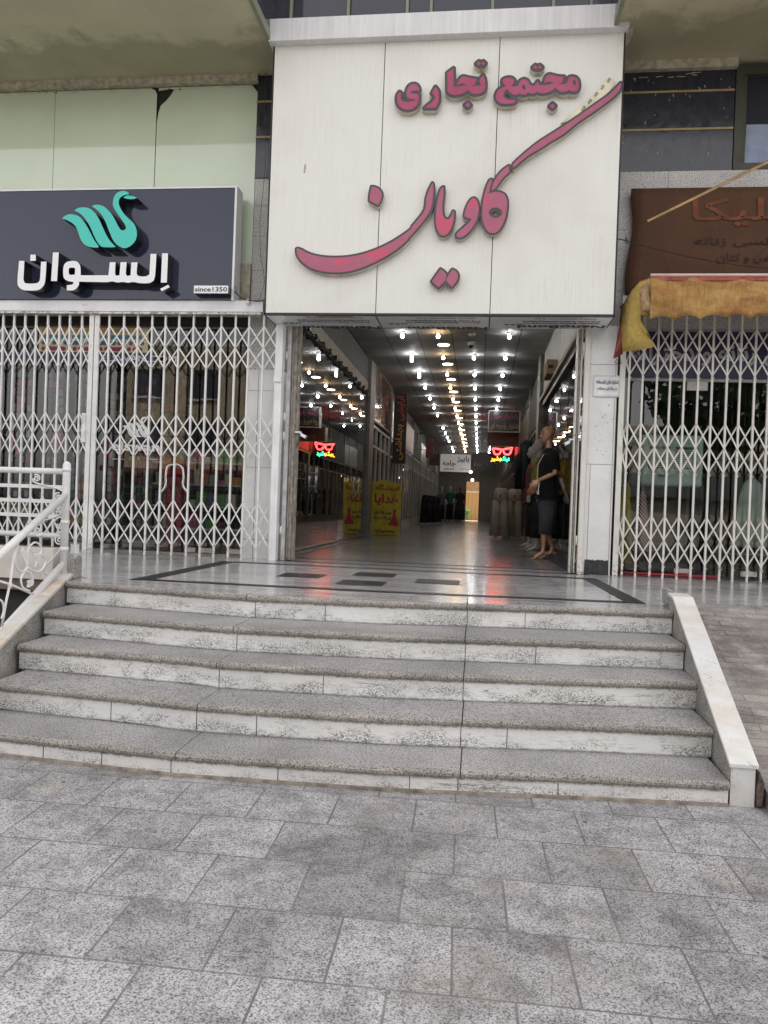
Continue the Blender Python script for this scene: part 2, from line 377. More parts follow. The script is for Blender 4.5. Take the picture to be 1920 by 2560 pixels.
MT['dark'] = plain('dark_void', (.012, .012, .012), .6)
MT['black'] = plain('black_plastic', (.02, .02, .02), .4)
MT['char'] = plain('charcoal_metal', (.06, .06, .058), .45)
def mosaic_mat():
    t = NT('dark_glass_tile'); v = t.mapv(rot=(R_(90), 0, 0))
    c = t.ramp(t.noise(5, 5, .7, t.mapv(scale=(3, 3, 1))), [(.3, (.012, .013, .022)), (.7, (.03, .032, .05))])
    c = t.mix(t.ramp(t.noise(26, 4, .75), [(.68, 0.), (.72, .5)]), c, (.3, .29, .2))
    return t.fin(c, t.ramp(t.noise(9, 4, .7), [(.35, .08), (.7, .3)]), spec=.7)
MT['mosaic'] = mosaic_mat()
MT['brass'] = plain('brass_strip', (.33, .24, .11), .5, .2)
MT['windowglass'] = NT('dark_window_glass').fin((.018, .02, .035), .04, spec=.8)
MT['frameg'] = paint_metal('weathered_green_frame', (.26, .28, .20), (.10, .08, .05), .9, .6, 18)
MT['peel'] = plain('peeling_cream_paint', (.46, .42, .33), .8, var=.25, scale=14, bump=.3)
MT['teal'] = NT('teal_sign_face').fin((.055, .58, .50), .35)
MT['white_l'] = NT('white_sign_face').fin((.86, .86, .88), .35)
# ================================================================== ground, stairs, landing
ZP = -.785; H = .165
def poly3(pts, z): return [(x, y, z) for x, y in pts]
# the pavement stops at the basement stairwell on the left
mb = MB()
mb.quad((-14, -7, ZP), (14, -7, ZP), (14, 3.2, ZP), (-14, 3.2, ZP)).quad((-3.4, 3.2, ZP), (14, 3.2, ZP), (14, 4.25, ZP), (-3.4, 4.25, ZP)).quad((-14, 3.2, ZP), (-7.5, 3.2, ZP), (-7.5, 9, ZP), (-14, 9, ZP))
struct(mb.build('pavement', MT['pave'], fixn=False))
struct(MB().quad((-60, -20, ZP-.12), (60, -20, ZP-.12), (60, -7.05, ZP-.12), (-60, -7.05, ZP-.12)).build('road', plain('asphalt', (.06, .06, .06), .85, scale=30), fixn=False))
struct(MB().quad((-80, -80, ZP-.3), (80, -80, ZP-.3), (80, 80, ZP-3.4), (-80, 80, ZP-3.4)).build('ground', plain('earth', (.12, .11, .09), .9), fixn=False))
bx('kerb', MT['tread'], None, -14, 14, -7.05, -6.9, ZP-.12, ZP+.005)
struct(bpy.data.objects['kerb'])
NOSE = [[(-3.10, 5.436), (-2.04, 5.277), (-1.61, 5.215), (-.635, 5.262), (-.06, 5.36), (.70, 5.465), (1.372, 5.523)],
        [(-3.02, 5.009), (-1.86, 4.845), (-1.571, 4.822), (-.579, 4.868), (-.06, 4.95), (.655, 5.04), (1.352, 5.118)],
        [(-2.96, 4.63), (-1.74, 4.545), (-1.562, 4.495), (-.529, 4.52), (-.055, 4.58), (.613, 4.665), (1.346, 4.768)],
        [(-2.90, 4.275), (-1.95, 4.19), (-1.54, 4.13), (-.477, 4.152), (-.05, 4.21), (.574, 4.292), (1.321, 4.361)],
        [(-3.25, 3.99), (-2.556, 3.865), (-1.52, 3.785), (-.43, 3.818), (-.045, 3.862), (.535, 3.93), (1.299, 3.997)]]
BOT = [(-3.3, 4.0), (-2.558, 3.885), (-1.52, 3.805), (-.43, 3.845), (-.045, 3.885), (.535, 3.95), (1.30, 4.02)]
stairs = thing('stairs', 'five wide bowed granite steps with dirty white marble risers leading up to the arcade', 'steps', (-.8, 4.5, ZP))
def shift(line, dy): return [(x, y+dy) for x, y in line]
for k in range(5):
    z = -k*H; front = NOSE[k]
    back = shift(NOSE[k-1], .03) if k else [(x, y+.36) for x, y in front]
    tr = thing('step', None, None, (0, 0, 0)); tr.parent = stairs; tr.location = (0, 0, 0)
    groups = [(0, 2), (2, 4), (4, 6)]
    for a, b in groups:
        m = MB(); f = [list(p) for p in front[a:b+1]]
        xa, xb = f[0][0]+(.003 if a else 0), f[-1][0]-(.003 if b < 6 else 0)
        f[0][0] = xa; f[-1][0] = xb
        # the rear edge of this slab, cut at the same two ends
        def yat(line, x):
            for p, q in zip(line, line[1:]):
                if p[0] <= x <= q[0]: return p[1]+(q[1]-p[1])*(x-p[0])/(q[0]-p[0])
            return line[0][1] if x < line[0][0] else line[-1][1]
        bk = [(x, yat(back, x)) for x, _ in f]
        # rounded nosing profile swept along the front, then a flat top to the rear
        prof = [(.020, -.048), (.004, -.042), (-.004, -.030), (-.005, -.018), (.002, -.005), (.012, 0.)]
        n = len(f); vs_ = []
        for (dy, dz) in prof: vs_ += [(x, y+dy, z+dz) for x, y in f]
        vs_ += [(x, y, z) for x, y in bk]; vs_ += [(x, y, z-.048) for x, y in bk]
        rows = len(prof)+2; fs = []; mi = []
        for r in range(rows):
            r2 = (r+1) % rows
            for i in range(n-1): fs.append((r*n+i, r*n+i+1, r2*n+i+1, r2*n+i)); mi.append(1 if r < len(prof)-1 else 0)
        fs.append(tuple(r*n for r in range(rows))); mi.append(1)
        fs.append(tuple(r*n+n-1 for r in range(rows))[::-1]); mi.append(1)
        for q, (fc, mm) in enumerate(zip(fs, mi)): pass
        m.add(vs_, fs); m.m = mi
        m.build('tread', [MT['landing'] if k == 0 else MT['tread'], MT['nosing']], tr)
    m = MB(); line = shift(front, .024) if k < 4 else BOT
    bot = z-H+.001 if k < 4 else ZP
    joints = [[-1.05, .35], [.4], [-.9], [-2.1, -1.2, .2], [-2.3, -1.95, -.98, -.3, .45]][k]
    for p, q in zip(line, line[1:]):
        m.prism([(p[0], p[1], bot), (q[0], q[1], bot), (q[0], q[1]+.03, bot), (p[0], p[1]+.03, bot)], (0, 0, z-.0485-bot))
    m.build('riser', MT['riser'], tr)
    for xj in joints+[-1.55, -.055]:
        for p, q in zip(line, line[1:]):
            if p[0] <= xj < q[0]:
                y = p[1]+(q[1]-p[1])*(xj-p[0])/(q[0]-p[0]); MB().box(xj-.0018, xj+.0018, y-.0015, y+.01, bot, z-.049).build('riser_joint', MT['blackedge'], tr)
# fill under the stairs
mb = MB()
for k in range(5):
    for p, q in zip(NOSE[k], NOSE[k][1:]):
        zt = -k*H-.052
        mb.prism([(p[0], p[1]+.056, ZP-.05), (q[0], q[1]+.056, ZP-.05), (q[0], q[1]+.50, ZP-.05), (p[0], p[1]+.50, ZP-.05)], (0, 0, zt-ZP+.05))
mb.build('core', MT['roughstone'], stairs)
mb = MB()
for p, q in zip(BOT, BOT[1:]): mb.prism([(p[0], p[1]-.022, ZP), (q[0], q[1]-.022, ZP), (q[0], q[1]+.005, ZP), (p[0], p[1]+.005, ZP)], (0, 0, .012))
mb.build('mortar_line', plain('beige_mortar', (.34, .29, .235), .9, var=.35, scale=14), stairs)
# the landing behind the top slabs
fr = [(x, y+.36) for x, y in NOSE[0]]
LP = [(-3.16, 5.80)]+fr[0:]+[(1.52, 5.884), (1.60, 6.15), (14, 6.15), (14, 8.95), (-14, 8.95), (-14, 8.12), (-4.66, 8.12)]
struct(MB().prism(poly3(LP, -.30), (0, 0, .30)).build('landing', MT['landing']))
mb = MB()
def strip(a, b, wd, z0=.0, z1=.003):
    a, b = Vector((*a, z0)), Vector((*b, z0)); d = (b-a).normalized(); s_ = Vector((-d.y, d.x, 0))*wd/2
    mb.prism([a-s_, b-s_, b+s_, a+s_], (0, 0, z1-z0))
mb.prism([(-2.758, 5.775, 0), (-2.55, 5.775, 0), (-2.55, 5.90, 0), (-2.60, 5.90, 0), (-2.60, 7.93, 0), (-2.745, 8.0, 0)], (0, 0, .003))
mb.prism([(-2.6, 7.90, 0), (1.08, 7.90, 0), (1.08, 8.0, 0), (-2.6, 8.0, 0)], (0, 0, .0032))
mb.prism([(-2.55, 5.775, 0), (-.7, 5.78, 0), (1.25, 5.905, 0), (1.13, 6.0, 0), (-.7, 5.875, 0), (-2.55, 5.875, 0)], (0, 0, .0034))
mb.prism([(1.13, 5.99, 0), (1.27, 5.91, 0), (1.21, 8.0, 0), (1.07, 8.0, 0)], (0, 0, .0036))
mb.build('border_inlay', MT['darkstone'], bpy.data.objects['landing'])
for x, y in ((-1.78, 6.62), (-1.165, 7.05), (-1.165, 6.21), (-.54, 6.65)):
    MB().box(x, x+.39, y, y+.39, 0, .003).build('inlay_tile', MT['darkstone'], bpy.data.objects['landing'])
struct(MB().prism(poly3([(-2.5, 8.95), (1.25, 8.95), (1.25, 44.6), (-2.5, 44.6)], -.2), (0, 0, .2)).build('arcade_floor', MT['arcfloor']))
bx('threshold', MT['darkstone'], bpy.data.objects['arcade_floor'], -2.3, 1.2, 8.9, 8.985, .0, .003)
bx('threshold', MT['darkstone'], bpy.data.objects['arcade_floor'], -2.3, 1.2, 8.42, 8.5, .0, .003)
bx('skirting_strip', MT['char'], bpy.data.objects['arcade_floor'], -2.44, -2.28, 9, 16, .0, .004)
bx('skirting_strip', MT['char'], bpy.data.objects['arcade_floor'], 1.0, 1.20, 9, 15.2, .0, .004)
# ramp on the right of the stairs
def ramp_mat():
    t = NT('worn_ramp_paving'); b = brick_nodes(t, t.mapv(rot=(0, 0, R_(2))), .21, .075, .005)
    c = t.ramp(t.noise(1., 5, .7, t.mapv(scale=(3, 6, 3))), [(.3, (.20, .17, .155)), (.5, (.31, .28, .26)), (.7, (.40, .375, .36))])
    c = t.mix(1., c, t.ramp(b.outputs['Color'], [(0, .8), (1, 1.12)]), 'MULTIPLY')
    c = t.mix(t.math('MULTIPLY', b.outputs['Fac'], t.ramp(t.noise(4, 4), [(.4, .1), (.6, .8)])), c, (.13, .11, .10))
    c = t.mix(1., c, t.ramp(t.noise(80, 4, .8), [(.35, .7), (.6, 1.1)]), 'MULTIPLY')
    c = t.mix(1., c, t.ramp(t.noise(2.4, 5, .7, t.mapv(loc=(3, 3, 1))), [(.38, .6), (.55, 1.05)]), 'MULTIPLY')
    return t.fin(c, .7, t.math('SUBTRACT', t.math('MULTIPLY', t.noise(28, 4, .7), 1.5), b.outputs['Fac']), .5, .008)
struct(MB().prism([(1.48, 6.15, 0), (1.48, 6.15, -1.2), (1.48, 3.75, -1.2), (1.48, 3.75, ZP+.004)], (4.5, 0, 0)).build('ramp', ramp_mat()))
# parapets
pp = thing('stair_parapet', 'sloping white marble parapet wall with rough granite inner face on the right of the steps', 'parapet', (1.4, 4.9, ZP))
A = [(4.02, ZP), (4.02, -.585), (5.55, .085), (5.86, .10), (5.86, -.02), (5.86, ZP)]
def xin(y): return 1.305+(y-4.02)*.0457
mb = MB(); n = len(A)
vs_ = [(xin(y)+.004, y, z) for y, z in A]+[(xin(y)+.122, y, z) for y, z in A]
mb.add(vs_, [tuple(range(n))[::-1], tuple(range(n, 2*n))]+[(i, (i+1) % n, n+(i+1) % n, n+i) for i in range(n)])
mb.m[0] = 1
mb.build('wall', [MT['marble'], MT['roughstone']], pp)
mb = MB()
T_ = [(4.005, -.568), (4.62, -.299), (5.08, -.097), (5.55, .105), (5.72, .112)]
for (y0, z0), (y1, z1) in zip(T_, T_[1:]):
    e = .0012
    mb.add([(xin(y0)-.006, y0+e, z0), (xin(y0)+.134, y0+e, z0), (xin(y1)+.134, y1-e, z1), (xin(y1)-.006, y1-e, z1)]+[(xin(y0)-.006, y0+e, z0-.02), (xin(y0)+.134, y0+e, z0-.02), (xin(y1)+.134, y1-e, z1-.02), (xin(y1)-.006, y1-e, z1-.02)],
           [(0, 1, 2, 3), (4, 7, 6, 5), (0, 4, 5, 1), (1, 5, 6, 2), (2, 6, 7, 3), (3, 7, 4, 0)])
mb.build('coping', MT['marble'], pp, bevel=.003)
MB().prism([(xin(4.1)+.135, 4.003, -.60), (xin(4.1)+.158, 4.003, -.66), (xin(4.1)+.150, 4.003, ZP+.02), (xin(4.1)+.128, 4.003, ZP+.01), (xin(4.1)+.124, 4.003, -.70)], (0, .2, 0)).build('broken_edge', plain('brown_mortar', (.15, .11, .09), .95, var=.4, scale=30), pp)
MB().box(1.37, 1.42, 5.73, 5.87, .02, .135).build('end_stone', MT['roughstone'], pp, .012)
sp_ = thing('stair_stringer', 'low sloping rough stone stringer with stained marble top under the white handrail', 'stringer', (-3.1, 4.9, ZP))
SL = [(5.62, .03), (5.40, -.03), (4.2, -.40), (3.86, -.515)]
def xs(y): return -3.115+(5.45-y)*.155
mb = MB(); n = 6
A = [(5.62, -1.2)]+[(y, z) for y, z in SL]+[(3.86, -1.2)]
mb.add([(xs(y), y, z) for y, z in A]+[(xs(y)-.10, y, z) for y, z in A], [tuple(range(n)), tuple(range(n, 2*n))[::-1]]+[(i, (i+1) % n, n+(i+1) % n, n+i) for i in range(n)])
mb.build('wall', MT['roughstone'], sp_)
mb = MB()
for (y0, z0), (y1, z1) in zip(SL, SL[1:]):
    q = [(xs(y0)+.006, y0, z0), (xs(y0)-.105, y0, z0), (xs(y1)-.105, y1, z1), (xs(y1)+.006, y1, z1)]
    mb.prism(q, (0, 0, .022))
mb.build('coping', MT['marblew'], sp_)
MB().box(-3.165, -3.125, 5.60, 5.72, 0, .17).build('end_stone', MT['roughstone'], sp_, .01)
# the stairwell to the basement, left of the stairs
pit = MB(); d_ = MT['dark']
pit.box(-7.6, -3.2, 8.16, 8.3, -3, -.32).box(-7.7, -7.5, 3.1, 8.2, -3, ZP-.001).box(-7.5, -3.3, 3.1, 3.2, -3, ZP-.001).box(-7.5, -3.0, 3.2, 8.2, -3.1, -3)
pit.add([(-3.28, 3.2, -3), (-3.28, 4.4, -3), (-3.24, 8.1, -3), (-3.28, 3.2, ZP-.01), (-3.28, 4.4, ZP-.01), (-3.3, 5.6, -.35), (-4.7, 8.1, -.35)], [(0, 1, 4, 3), (1, 2, 6, 5, 4)])
struct(pit.build('basement_pit', plain('dark_basement_wall', (.05, .045, .04), .8)))
tr_ = thing('ledge_planter', 'low cream painted ledge in front of the left shop gate', 'ledge', (-5.9, 8.0, 0))
MB().box(-9, -4.70, 7.96, 8.115, -.30, .055).build('body', plain('cream_stone_slab', (.72, .68, .62), .5, scale=3), tr_, .006)
MB().box(-9, -4.70, 8.0, 8.11, -.43, -.301).build('underside', plain('brown_beam', (.20, .15, .12), .7), tr_)
# ================================================================== the building
BL = thing('building', 'shopping arcade building with olive soffit, dark tile bands and open central passage', 'building', (0, 8.6, 0))
def part(name, mat_, *dims, parent=None, bevel=0): return bx(name, mat_, parent or BL, *dims, bevel=bevel)
XL, XR = -2.40, 1.17
part('soffit', MT['soffit'], -16, XL-.02, 7.0, 8.7, 5.6, 5.75)
part('soffit', MT['soffit'], XR+.02, 12, 7.0, 8.7, 5.6, 5.75)
conc = plain('concrete', (.35, .34, .31), .8)
part('shading_upper_storey', conc, -16, XL-.03, 7.02, 46, 5.755, 15)  # unseen upper floors, made tall enough to keep the sun off the pavement
part('shading_upper_storey', conc, XR+.03, 12, 7.02, 46, 5.755, 15)
part('shading_upper_storey', conc, XL-.03, XR+.03, 8.3, 46, 5.75, 15)
def frame_edge(x0, x1): return part('edge_trim', MT['frameg'], x0, x1, 6.98, 7.95, 5.57, 5.66)
frame_edge(XL-.03, XL+.012); frame_edge(XR-.012, XR+.03)
part('tile_band', MT['mosaic'], XL-.02, XL+.004, 7.0, 8.3, 5.665, 10.4)
part('tile_band', MT['mosaic'], XR-.004, XR+.02, 7.0, 8.3, 5.665, 10.4)
win = thing('window', None, None); win.parent = BL; win.location = (0, 0, 0)
MB().box(XL+.1, XR-.02, 8.12, 8.14, 5.72, 9).build('pane', MT['windowglass'], win)
mb = MB()
wx = [pY(a, 30, 8.08)[0] for a in (728, 871, 1018, 1078, 1231, 1383, 1477)]
for x in wx: mb.box(x-.014, x+.014, 8.07, 8.115, 5.72, 9)
mb.box(wx[0], wx[-1], 8.05, 8.10, 5.79, 5.835).box(wx[0]-.01, wx[-1]+.01, 8.03, 8.06, 5.745, 5.79)
mb.build('frame', MT['frameg'], win)
MB().box(XL+.005, wx[0]-.02, 8.09, 8.11, 5.7, 9).build('tile_pier', MT['mosaic'], win); MB().box(wx[-1]+.02, XR-.005, 8.09, 8.11, 5.7, 9).build('tile_pier', MT['mosaic'], win)
# left front: mint back-painted glass panels over the sign, granite and dark tile strip beside the signboard
sx = [-9.5, pY(134, 350, 8.6)[0]-1.62, pY(135, 350, 8.6)[0], pY(389, 350, 8.6)[0], -2.735]
for a, b in zip(sx, sx[1:]):
    zt = 5.505
    if abs(b-sx[-1]) < .01:      # the panel with the broken corner
        q = [(a+.003, 3.0), (b, 3.0), (b, 5.42), (b-.07, zt), (a+.46, zt), (a+.40, zt-.02), (a+.20, zt-.035), (a+.17, 5.42), (a+.12, 5.36), (a+.05, 5.30), (a+.025, 5.22), (a+.008, 5.10)]
    elif abs(b-sx[-2]) < .01: q = [(a+.003, 3.0), (b-.003, 3.0), (b-.003, 5.44), (b-.03, 5.485), (b-.08, zt), (a+.003, zt-.02)]
    else: q = [(a+.003, 3.0), (b-.003, 3.0), (b-.003, zt-.015), (a+.003, zt)]
    MB().prism([(x, 8.60, z) for x, z in q], (0, .012, 0)).build('mint_panel', MT['mint'], BL)
part('backing_wall', MT['dark'], -9.5, -2.73, 8.63, 8.72, 2.72, 5.6)
mb = MB(); random.seed(3)
for a, b in zip(sx, sx[1:]):
    x = a+.02
    while x < b-.1:                  # torn paint along the top of each pane
        l = random.uniform(.04, .16); mb.prism([(x, 8.597, 5.507), (x, 8.597, 5.507-random.uniform(.005, .04)), (x+l, 8.597, 5.507-random.uniform(.005, .04)), (x+l, 8.597, 5.507)], (0, .002, 0)); x += l
mb2 = MB().prism([(-4.42, 8.59, 5.535), (-4.42, 8.59, 5.54), (-3.0, 8.59, 5.54), (-3.0, 8.59, 5.535)], (0, .001, 0))
mb.build('torn_paint_edge', plain('pale_mint_paint', (.50, .56, .40), .7), BL)
part('trim_band', MT['peel'], -9.5, -4.16, 8.52, 8.62, 5.52, 5.6); part('trim_band', MT['peel'], -4.155, -2.72, 8.52, 8.62, 5.52, 5.6)
part('tile_band', MT['mosaic'], -2.73, -2.38, 8.58, 8.72, 4.42, 5.64)
for z in (4.875, 5.285): part('brass_joint', MT['brass'], -2.735, -2.38, 8.572, 8.585, z, z+.022)
part('granite_wall', MT['wallgran'], -2.73, -2.28, 8.60, 8.72, 2.20, 4.417)
mb = MB()
for z in (2.95, 3.35, 3.75, 4.1): mb.box(-2.73, -2.3, 8.598, 8.602, z, z+.003)
mb.build('stone_joint', MT['char'], BL)
part('marble_strip', MT['peel'], -2.98, -2.735, 8.56, 8.60, 2.93, 3.42)
part('marble_pillar', MT['marbler'], -2.74, -2.30, 8.59, 8.95, 0, 2.197)
mb = MB().box(-2.60, -2.597, 8.587, 8.6, 0, 2.19)
for z in (.22, 1.06, 1.95): mb.box(-2.74, -2.3, 8.587, 8.6, z, z+.003)
mb.build('stone_joint', MT['char'], BL)
# right front
part('marble_pillar', MT['marbler'], 1.135, 1.425, 8.46, 8.95, 0, 2.70)
mb = MB()
for z in (1.20, 2.28): mb.box(1.135, 1.425, 8.457, 8.47, z, z+.0035)
mb.box(1.175, 1.178, 8.457, 8.47, 0, 1.2); mb.box(1.405, 1.408, 8.457, 8.47, 0, 2.7)
mb.build('stone_joint', MT['char'], BL)
random.seed(11)
q = []
for i in range(26): q.append((1.155+.25*i/25+random.uniform(-.004, .004), 8.452, .165+random.uniform(-.007, .007)))
MB().prism([(1.15, 8.452, .004), (1.41, 8.452, .004)]+q[::-1], (0, .006, 0)).build('black_paint_patch', plain('black_paint', (.03, .03, .035), .55, var=.4, scale=20), BL)
mb = MB(); 
for i in range(30):
    x = 1.16+.24*random.random(); z = random.choice([random.uniform(1.3, 1.9), random.uniform(1.1, 2.6)]); l = random.uniform(.004, .02)
    mb.box(x, x+l, 8.4585, 8.461, z, z+random.uniform(.002, .008))
mb.build('chip_marks', MT['char'], BL)['kind'] = 'stuff'
part('granite_wall', MT['wallgran'], 1.14, 2.76, 8.58, 8.72, 2.702, 4.41); part('granite_wall', MT['wallgran'], 2.76, 8, 8.58, 8.72, 2.702, 4.41)
mb = MB()
for x in (1.36, 1.9): mb.box(x, x+.003, 8.577, 8.582, 3.0, 4.4)
for z in (3.1, 3.78): mb.box(1.14, 1.5, 8.577, 8.582, z, z+.003)
mb.build('stone_joint', MT['char'], BL)
part('tile_band', MT['mosaic'], 1.2, 2.56, 8.6, 8.72, 4.415, 5.5)
part('trim_band', MT['peel'], 1.2, 2.57, 8.54, 8.72, 5.505, 5.598)
for z in (4.86, 5.27): part('brass_joint', MT['brass'], 1.2, 2.56, 8.592, 8.605, z, z+.022)
mb = MB(); random.seed(5)
for i in range(34):
    x = 1.3+1.2*random.random(); z = 4.45+1.0*random.random(); a = random.uniform(-.5, .5); l = random.uniform(.008, .035)
    if i < 8: z = 5.43+.05*random.random(); l = random.uniform(.03, .1); a = random.uniform(-.1, .1)+1.57
    mb.bar((x, 8.597, z), (x+l*math.sin(a), 8.597, z+l*math.cos(a)), .006, .004)
mb.build('paint_flakes', MT['peel'], BL)['kind'] = 'stuff'
w2 = thing('window', None, None); w2.parent = BL; w2.location = (0, 0, 0)
MB().box(2.66, 6, 8.66, 8.67, 4.5, 5.45).build('pane', MT['windowglass'], w2)
MB().box(2.57, 2.66, 8.59, 8.72, 4.415, 5.55).box(2.66, 6, 8.59, 8.72, 5.44, 5.55).box(2.66, 6, 8.59, 8.72, 4.415, 4.49).box(2.66, 2.69, 8.61, 8.66, 4.49, 5.44).build('frame', plain('dark_olive_frame', (.045, .045, .03), .5), w2)
MB().prism([(2.70, 8.652, 4.51), (2.98, 8.652, 4.51), (2.95, 8.652, 4.93), (2.71, 8.652, 4.93)], (0, .004, 0)).build('paper_blind', plain('pale_blue_blind', (.25, .30, .42), .6), w2)
for pts in ([(1563, 92), (1572, 74), (1583, 66), (1582, 84), (1576, 100), (1566, 116), (1562, 112)], [(1591, 46), (1599, 28), (1600, 38), (1594, 50)], [(1640, 20), (1650, 15), (1648, 22)]):
    P = [pZ(u, v, 5.599) for u, v in pts]; MB().prism([tuple(p) for p in P], (0, 0, -.0015)).build('peeled_patch', plain('bare_plaster', (.60, .56, .48), .85), BL)
# inner walls round the shops and the passage
GX, HX = -2.45, 1.20
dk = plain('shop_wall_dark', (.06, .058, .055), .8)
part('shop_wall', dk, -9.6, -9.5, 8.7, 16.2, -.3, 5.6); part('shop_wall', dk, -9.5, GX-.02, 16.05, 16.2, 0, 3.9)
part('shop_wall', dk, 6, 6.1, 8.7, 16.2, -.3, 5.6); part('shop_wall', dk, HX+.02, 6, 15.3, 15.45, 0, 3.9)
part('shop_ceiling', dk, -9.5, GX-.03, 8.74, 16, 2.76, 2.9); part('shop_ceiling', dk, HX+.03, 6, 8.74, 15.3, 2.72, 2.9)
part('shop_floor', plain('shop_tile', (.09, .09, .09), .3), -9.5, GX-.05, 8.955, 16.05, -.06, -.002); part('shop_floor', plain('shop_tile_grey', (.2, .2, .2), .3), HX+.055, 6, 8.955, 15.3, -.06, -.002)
# passage: fascia beams, upper walls, ceiling
beamc = plain('beige_fascia', (.36, .33, .28), .8); upl = plain('upper_dark_panel', (.075, .08, .068), .75)
part('fascia_beam', MT['char'], GX-.04, GX+.03, 8.75, 16.1, 3.0, 3.05)
part('fascia_beam', beamc, GX-.04, GX, 8.75, 16.1, 3.052, 3.30)
part('upper_panel', upl, GX-.05, GX-.005, 8.75, 16.1, 3.302, 3.84)
wp = plain('white_wall_panel', (.68, .66, .61), .6, scale=3)
part('fascia_beam', MT['black'], HX-.05, HX+.03, 8.75, 15.3, 2.74, 2.83)
part('fascia_beam', plain('pale_gutter', (.40, .36, .30), .55), HX-.10, HX+.03, 8.75, 15.3, 2.832, 2.90)
part('upper_panel', wp, HX-.03, HX+.04, 8.75, 15.3, 2.902, 3.84)
def ceil_mat():
    t = NT('ceiling_tile'); b = brick_nodes(t, t.tc, .61, .62, .010, 0, .1)
    c = t.ramp(t.noise(2, 3), [(.3, (.36, .355, .34)), (.7, (.45, .44, .425))])
    c = t.mix(1., c, t.ramp(b.outputs['Color'], [(0, .88), (1, 1.08)]), 'MULTIPLY')
    c = t.mix(t.ramp(b.outputs['Fac'], [(.2, 0.), (.8, .8)]), c, (.04, .04, .038))
    return t.fin(c, .68, t.math('SUBTRACT', t.noise(5, 1), b.outputs['Fac']), .06, .006, spec=.12)
part('ceiling', ceil_mat(), GX-.02, HX, 8.72, 44.5, 3.8, 3.9)
part('lintel', conc, -2.45, 1.2, 8.4, 8.7, 2.75, 5.6)
part('end_wall', plain('end_wall_paint', (.20, .17, .14), .7), -2.5, -.80, 44.4, 44.6, 0, 3.8)
part('end_wall', plain('end_wall_grey', (.22, .20, .17), .7), -.04, 1.25, 44.4, 44.6, 0, 3.8); part('end_wall', plain('end_wall_over_door', (.26, .23, .19), .7), -.80, -.04, 44.4, 44.6, 2.30, 3.8)
MB().box(-.83, -.79, 44.36, 44.4, 0, 2.33).box(-.05, -.01, 44.36, 44.4, 0, 2.33).box(-.79, -.05, 44.36, 44.4, 2.29, 2.33).build('door_frame', MT['char'], BL)
part('light_block_wall', plain('dark_light_block', (.035, .03, .035), .8), -4.0, -3.95, 11.0, 16, 0, 2.75); part('light_block_wall', plain('stock_toned_light_block', (.05, .025, .03), .85, var=.6, scale=4), 1.95, 2.0, 9.4, 15.2, 0, 2.7)  # walls added to stop bright street light showing through the shop glass
# pillars between the corner shops and the shops deeper in
part('inner_pillar', plain('grey_pillar', (.20, .19, .175), .55), GX-.3, GX+.06, 16.1, 16.75, 0, 3.8)
part('inner_pillar', plain('worn_brown_pillar', (.22, .19, .15), .5, var=.3), HX-.10, HX+.3, 15.35, 16.0, 0, 3.8)
# ================================================================== lettering tools
def curve_mesh(loops, depth):
    """closed 2-D loops (even-odd filled) -> vertices/faces with thickness along z"""
    c = bpy.data.curves.new('tmp', 'CURVE'); c.dimensions = '2D'; c.fill_mode = 'BOTH'; c.extrude = depth/2
    for lp in loops:
        s_ = c.splines.new('POLY'); s_.points.add(len(lp)-1); s_.use_cyclic_u = True
        for p, q in zip(s_.points, lp): p.co = (q[0], q[1], 0, 1)
    o = bpy.data.objects.new('tmp', c); COL.objects.link(o)
    me = bpy.data.meshes.new_from_object(o.evaluated_get(bpy.context.evaluated_depsgraph_get()))
    bpy.data.objects.remove(o); bpy.data.curves.remove(c)
    return me
def smooth(pts, n=3, closed=True):
    """Catmull-Rom through the points, keeping sharp corners"""
    P = np.array(pts, float); N = len(P); out = []
    def corner(i):
        a = P[i]-P[i-1]; b = P[(i+1) % N]-P[i]; la, lb = np.linalg.norm(a), np.linalg.norm(b)
        return la < 1e-9 or lb < 1e-9 or (a@b)/(la*lb) < .62
    for i in range(N):
        p1, p2 = P[i], P[(i+1) % N]
        p0 = p1*2-p2 if corner(i) else P[i-1]; p3 = p2*2-p1 if corner((i+1) % N) else P[(i+2) % N]
        for k in range(n):
            t = k/n; out.append(.5*((2*p1)+(p2-p0)*t+(2*p0-5*p1+4*p2-p3)*t*t+(3*p1-p0-3*p2+p3)*t**3))
    return np.array(out)
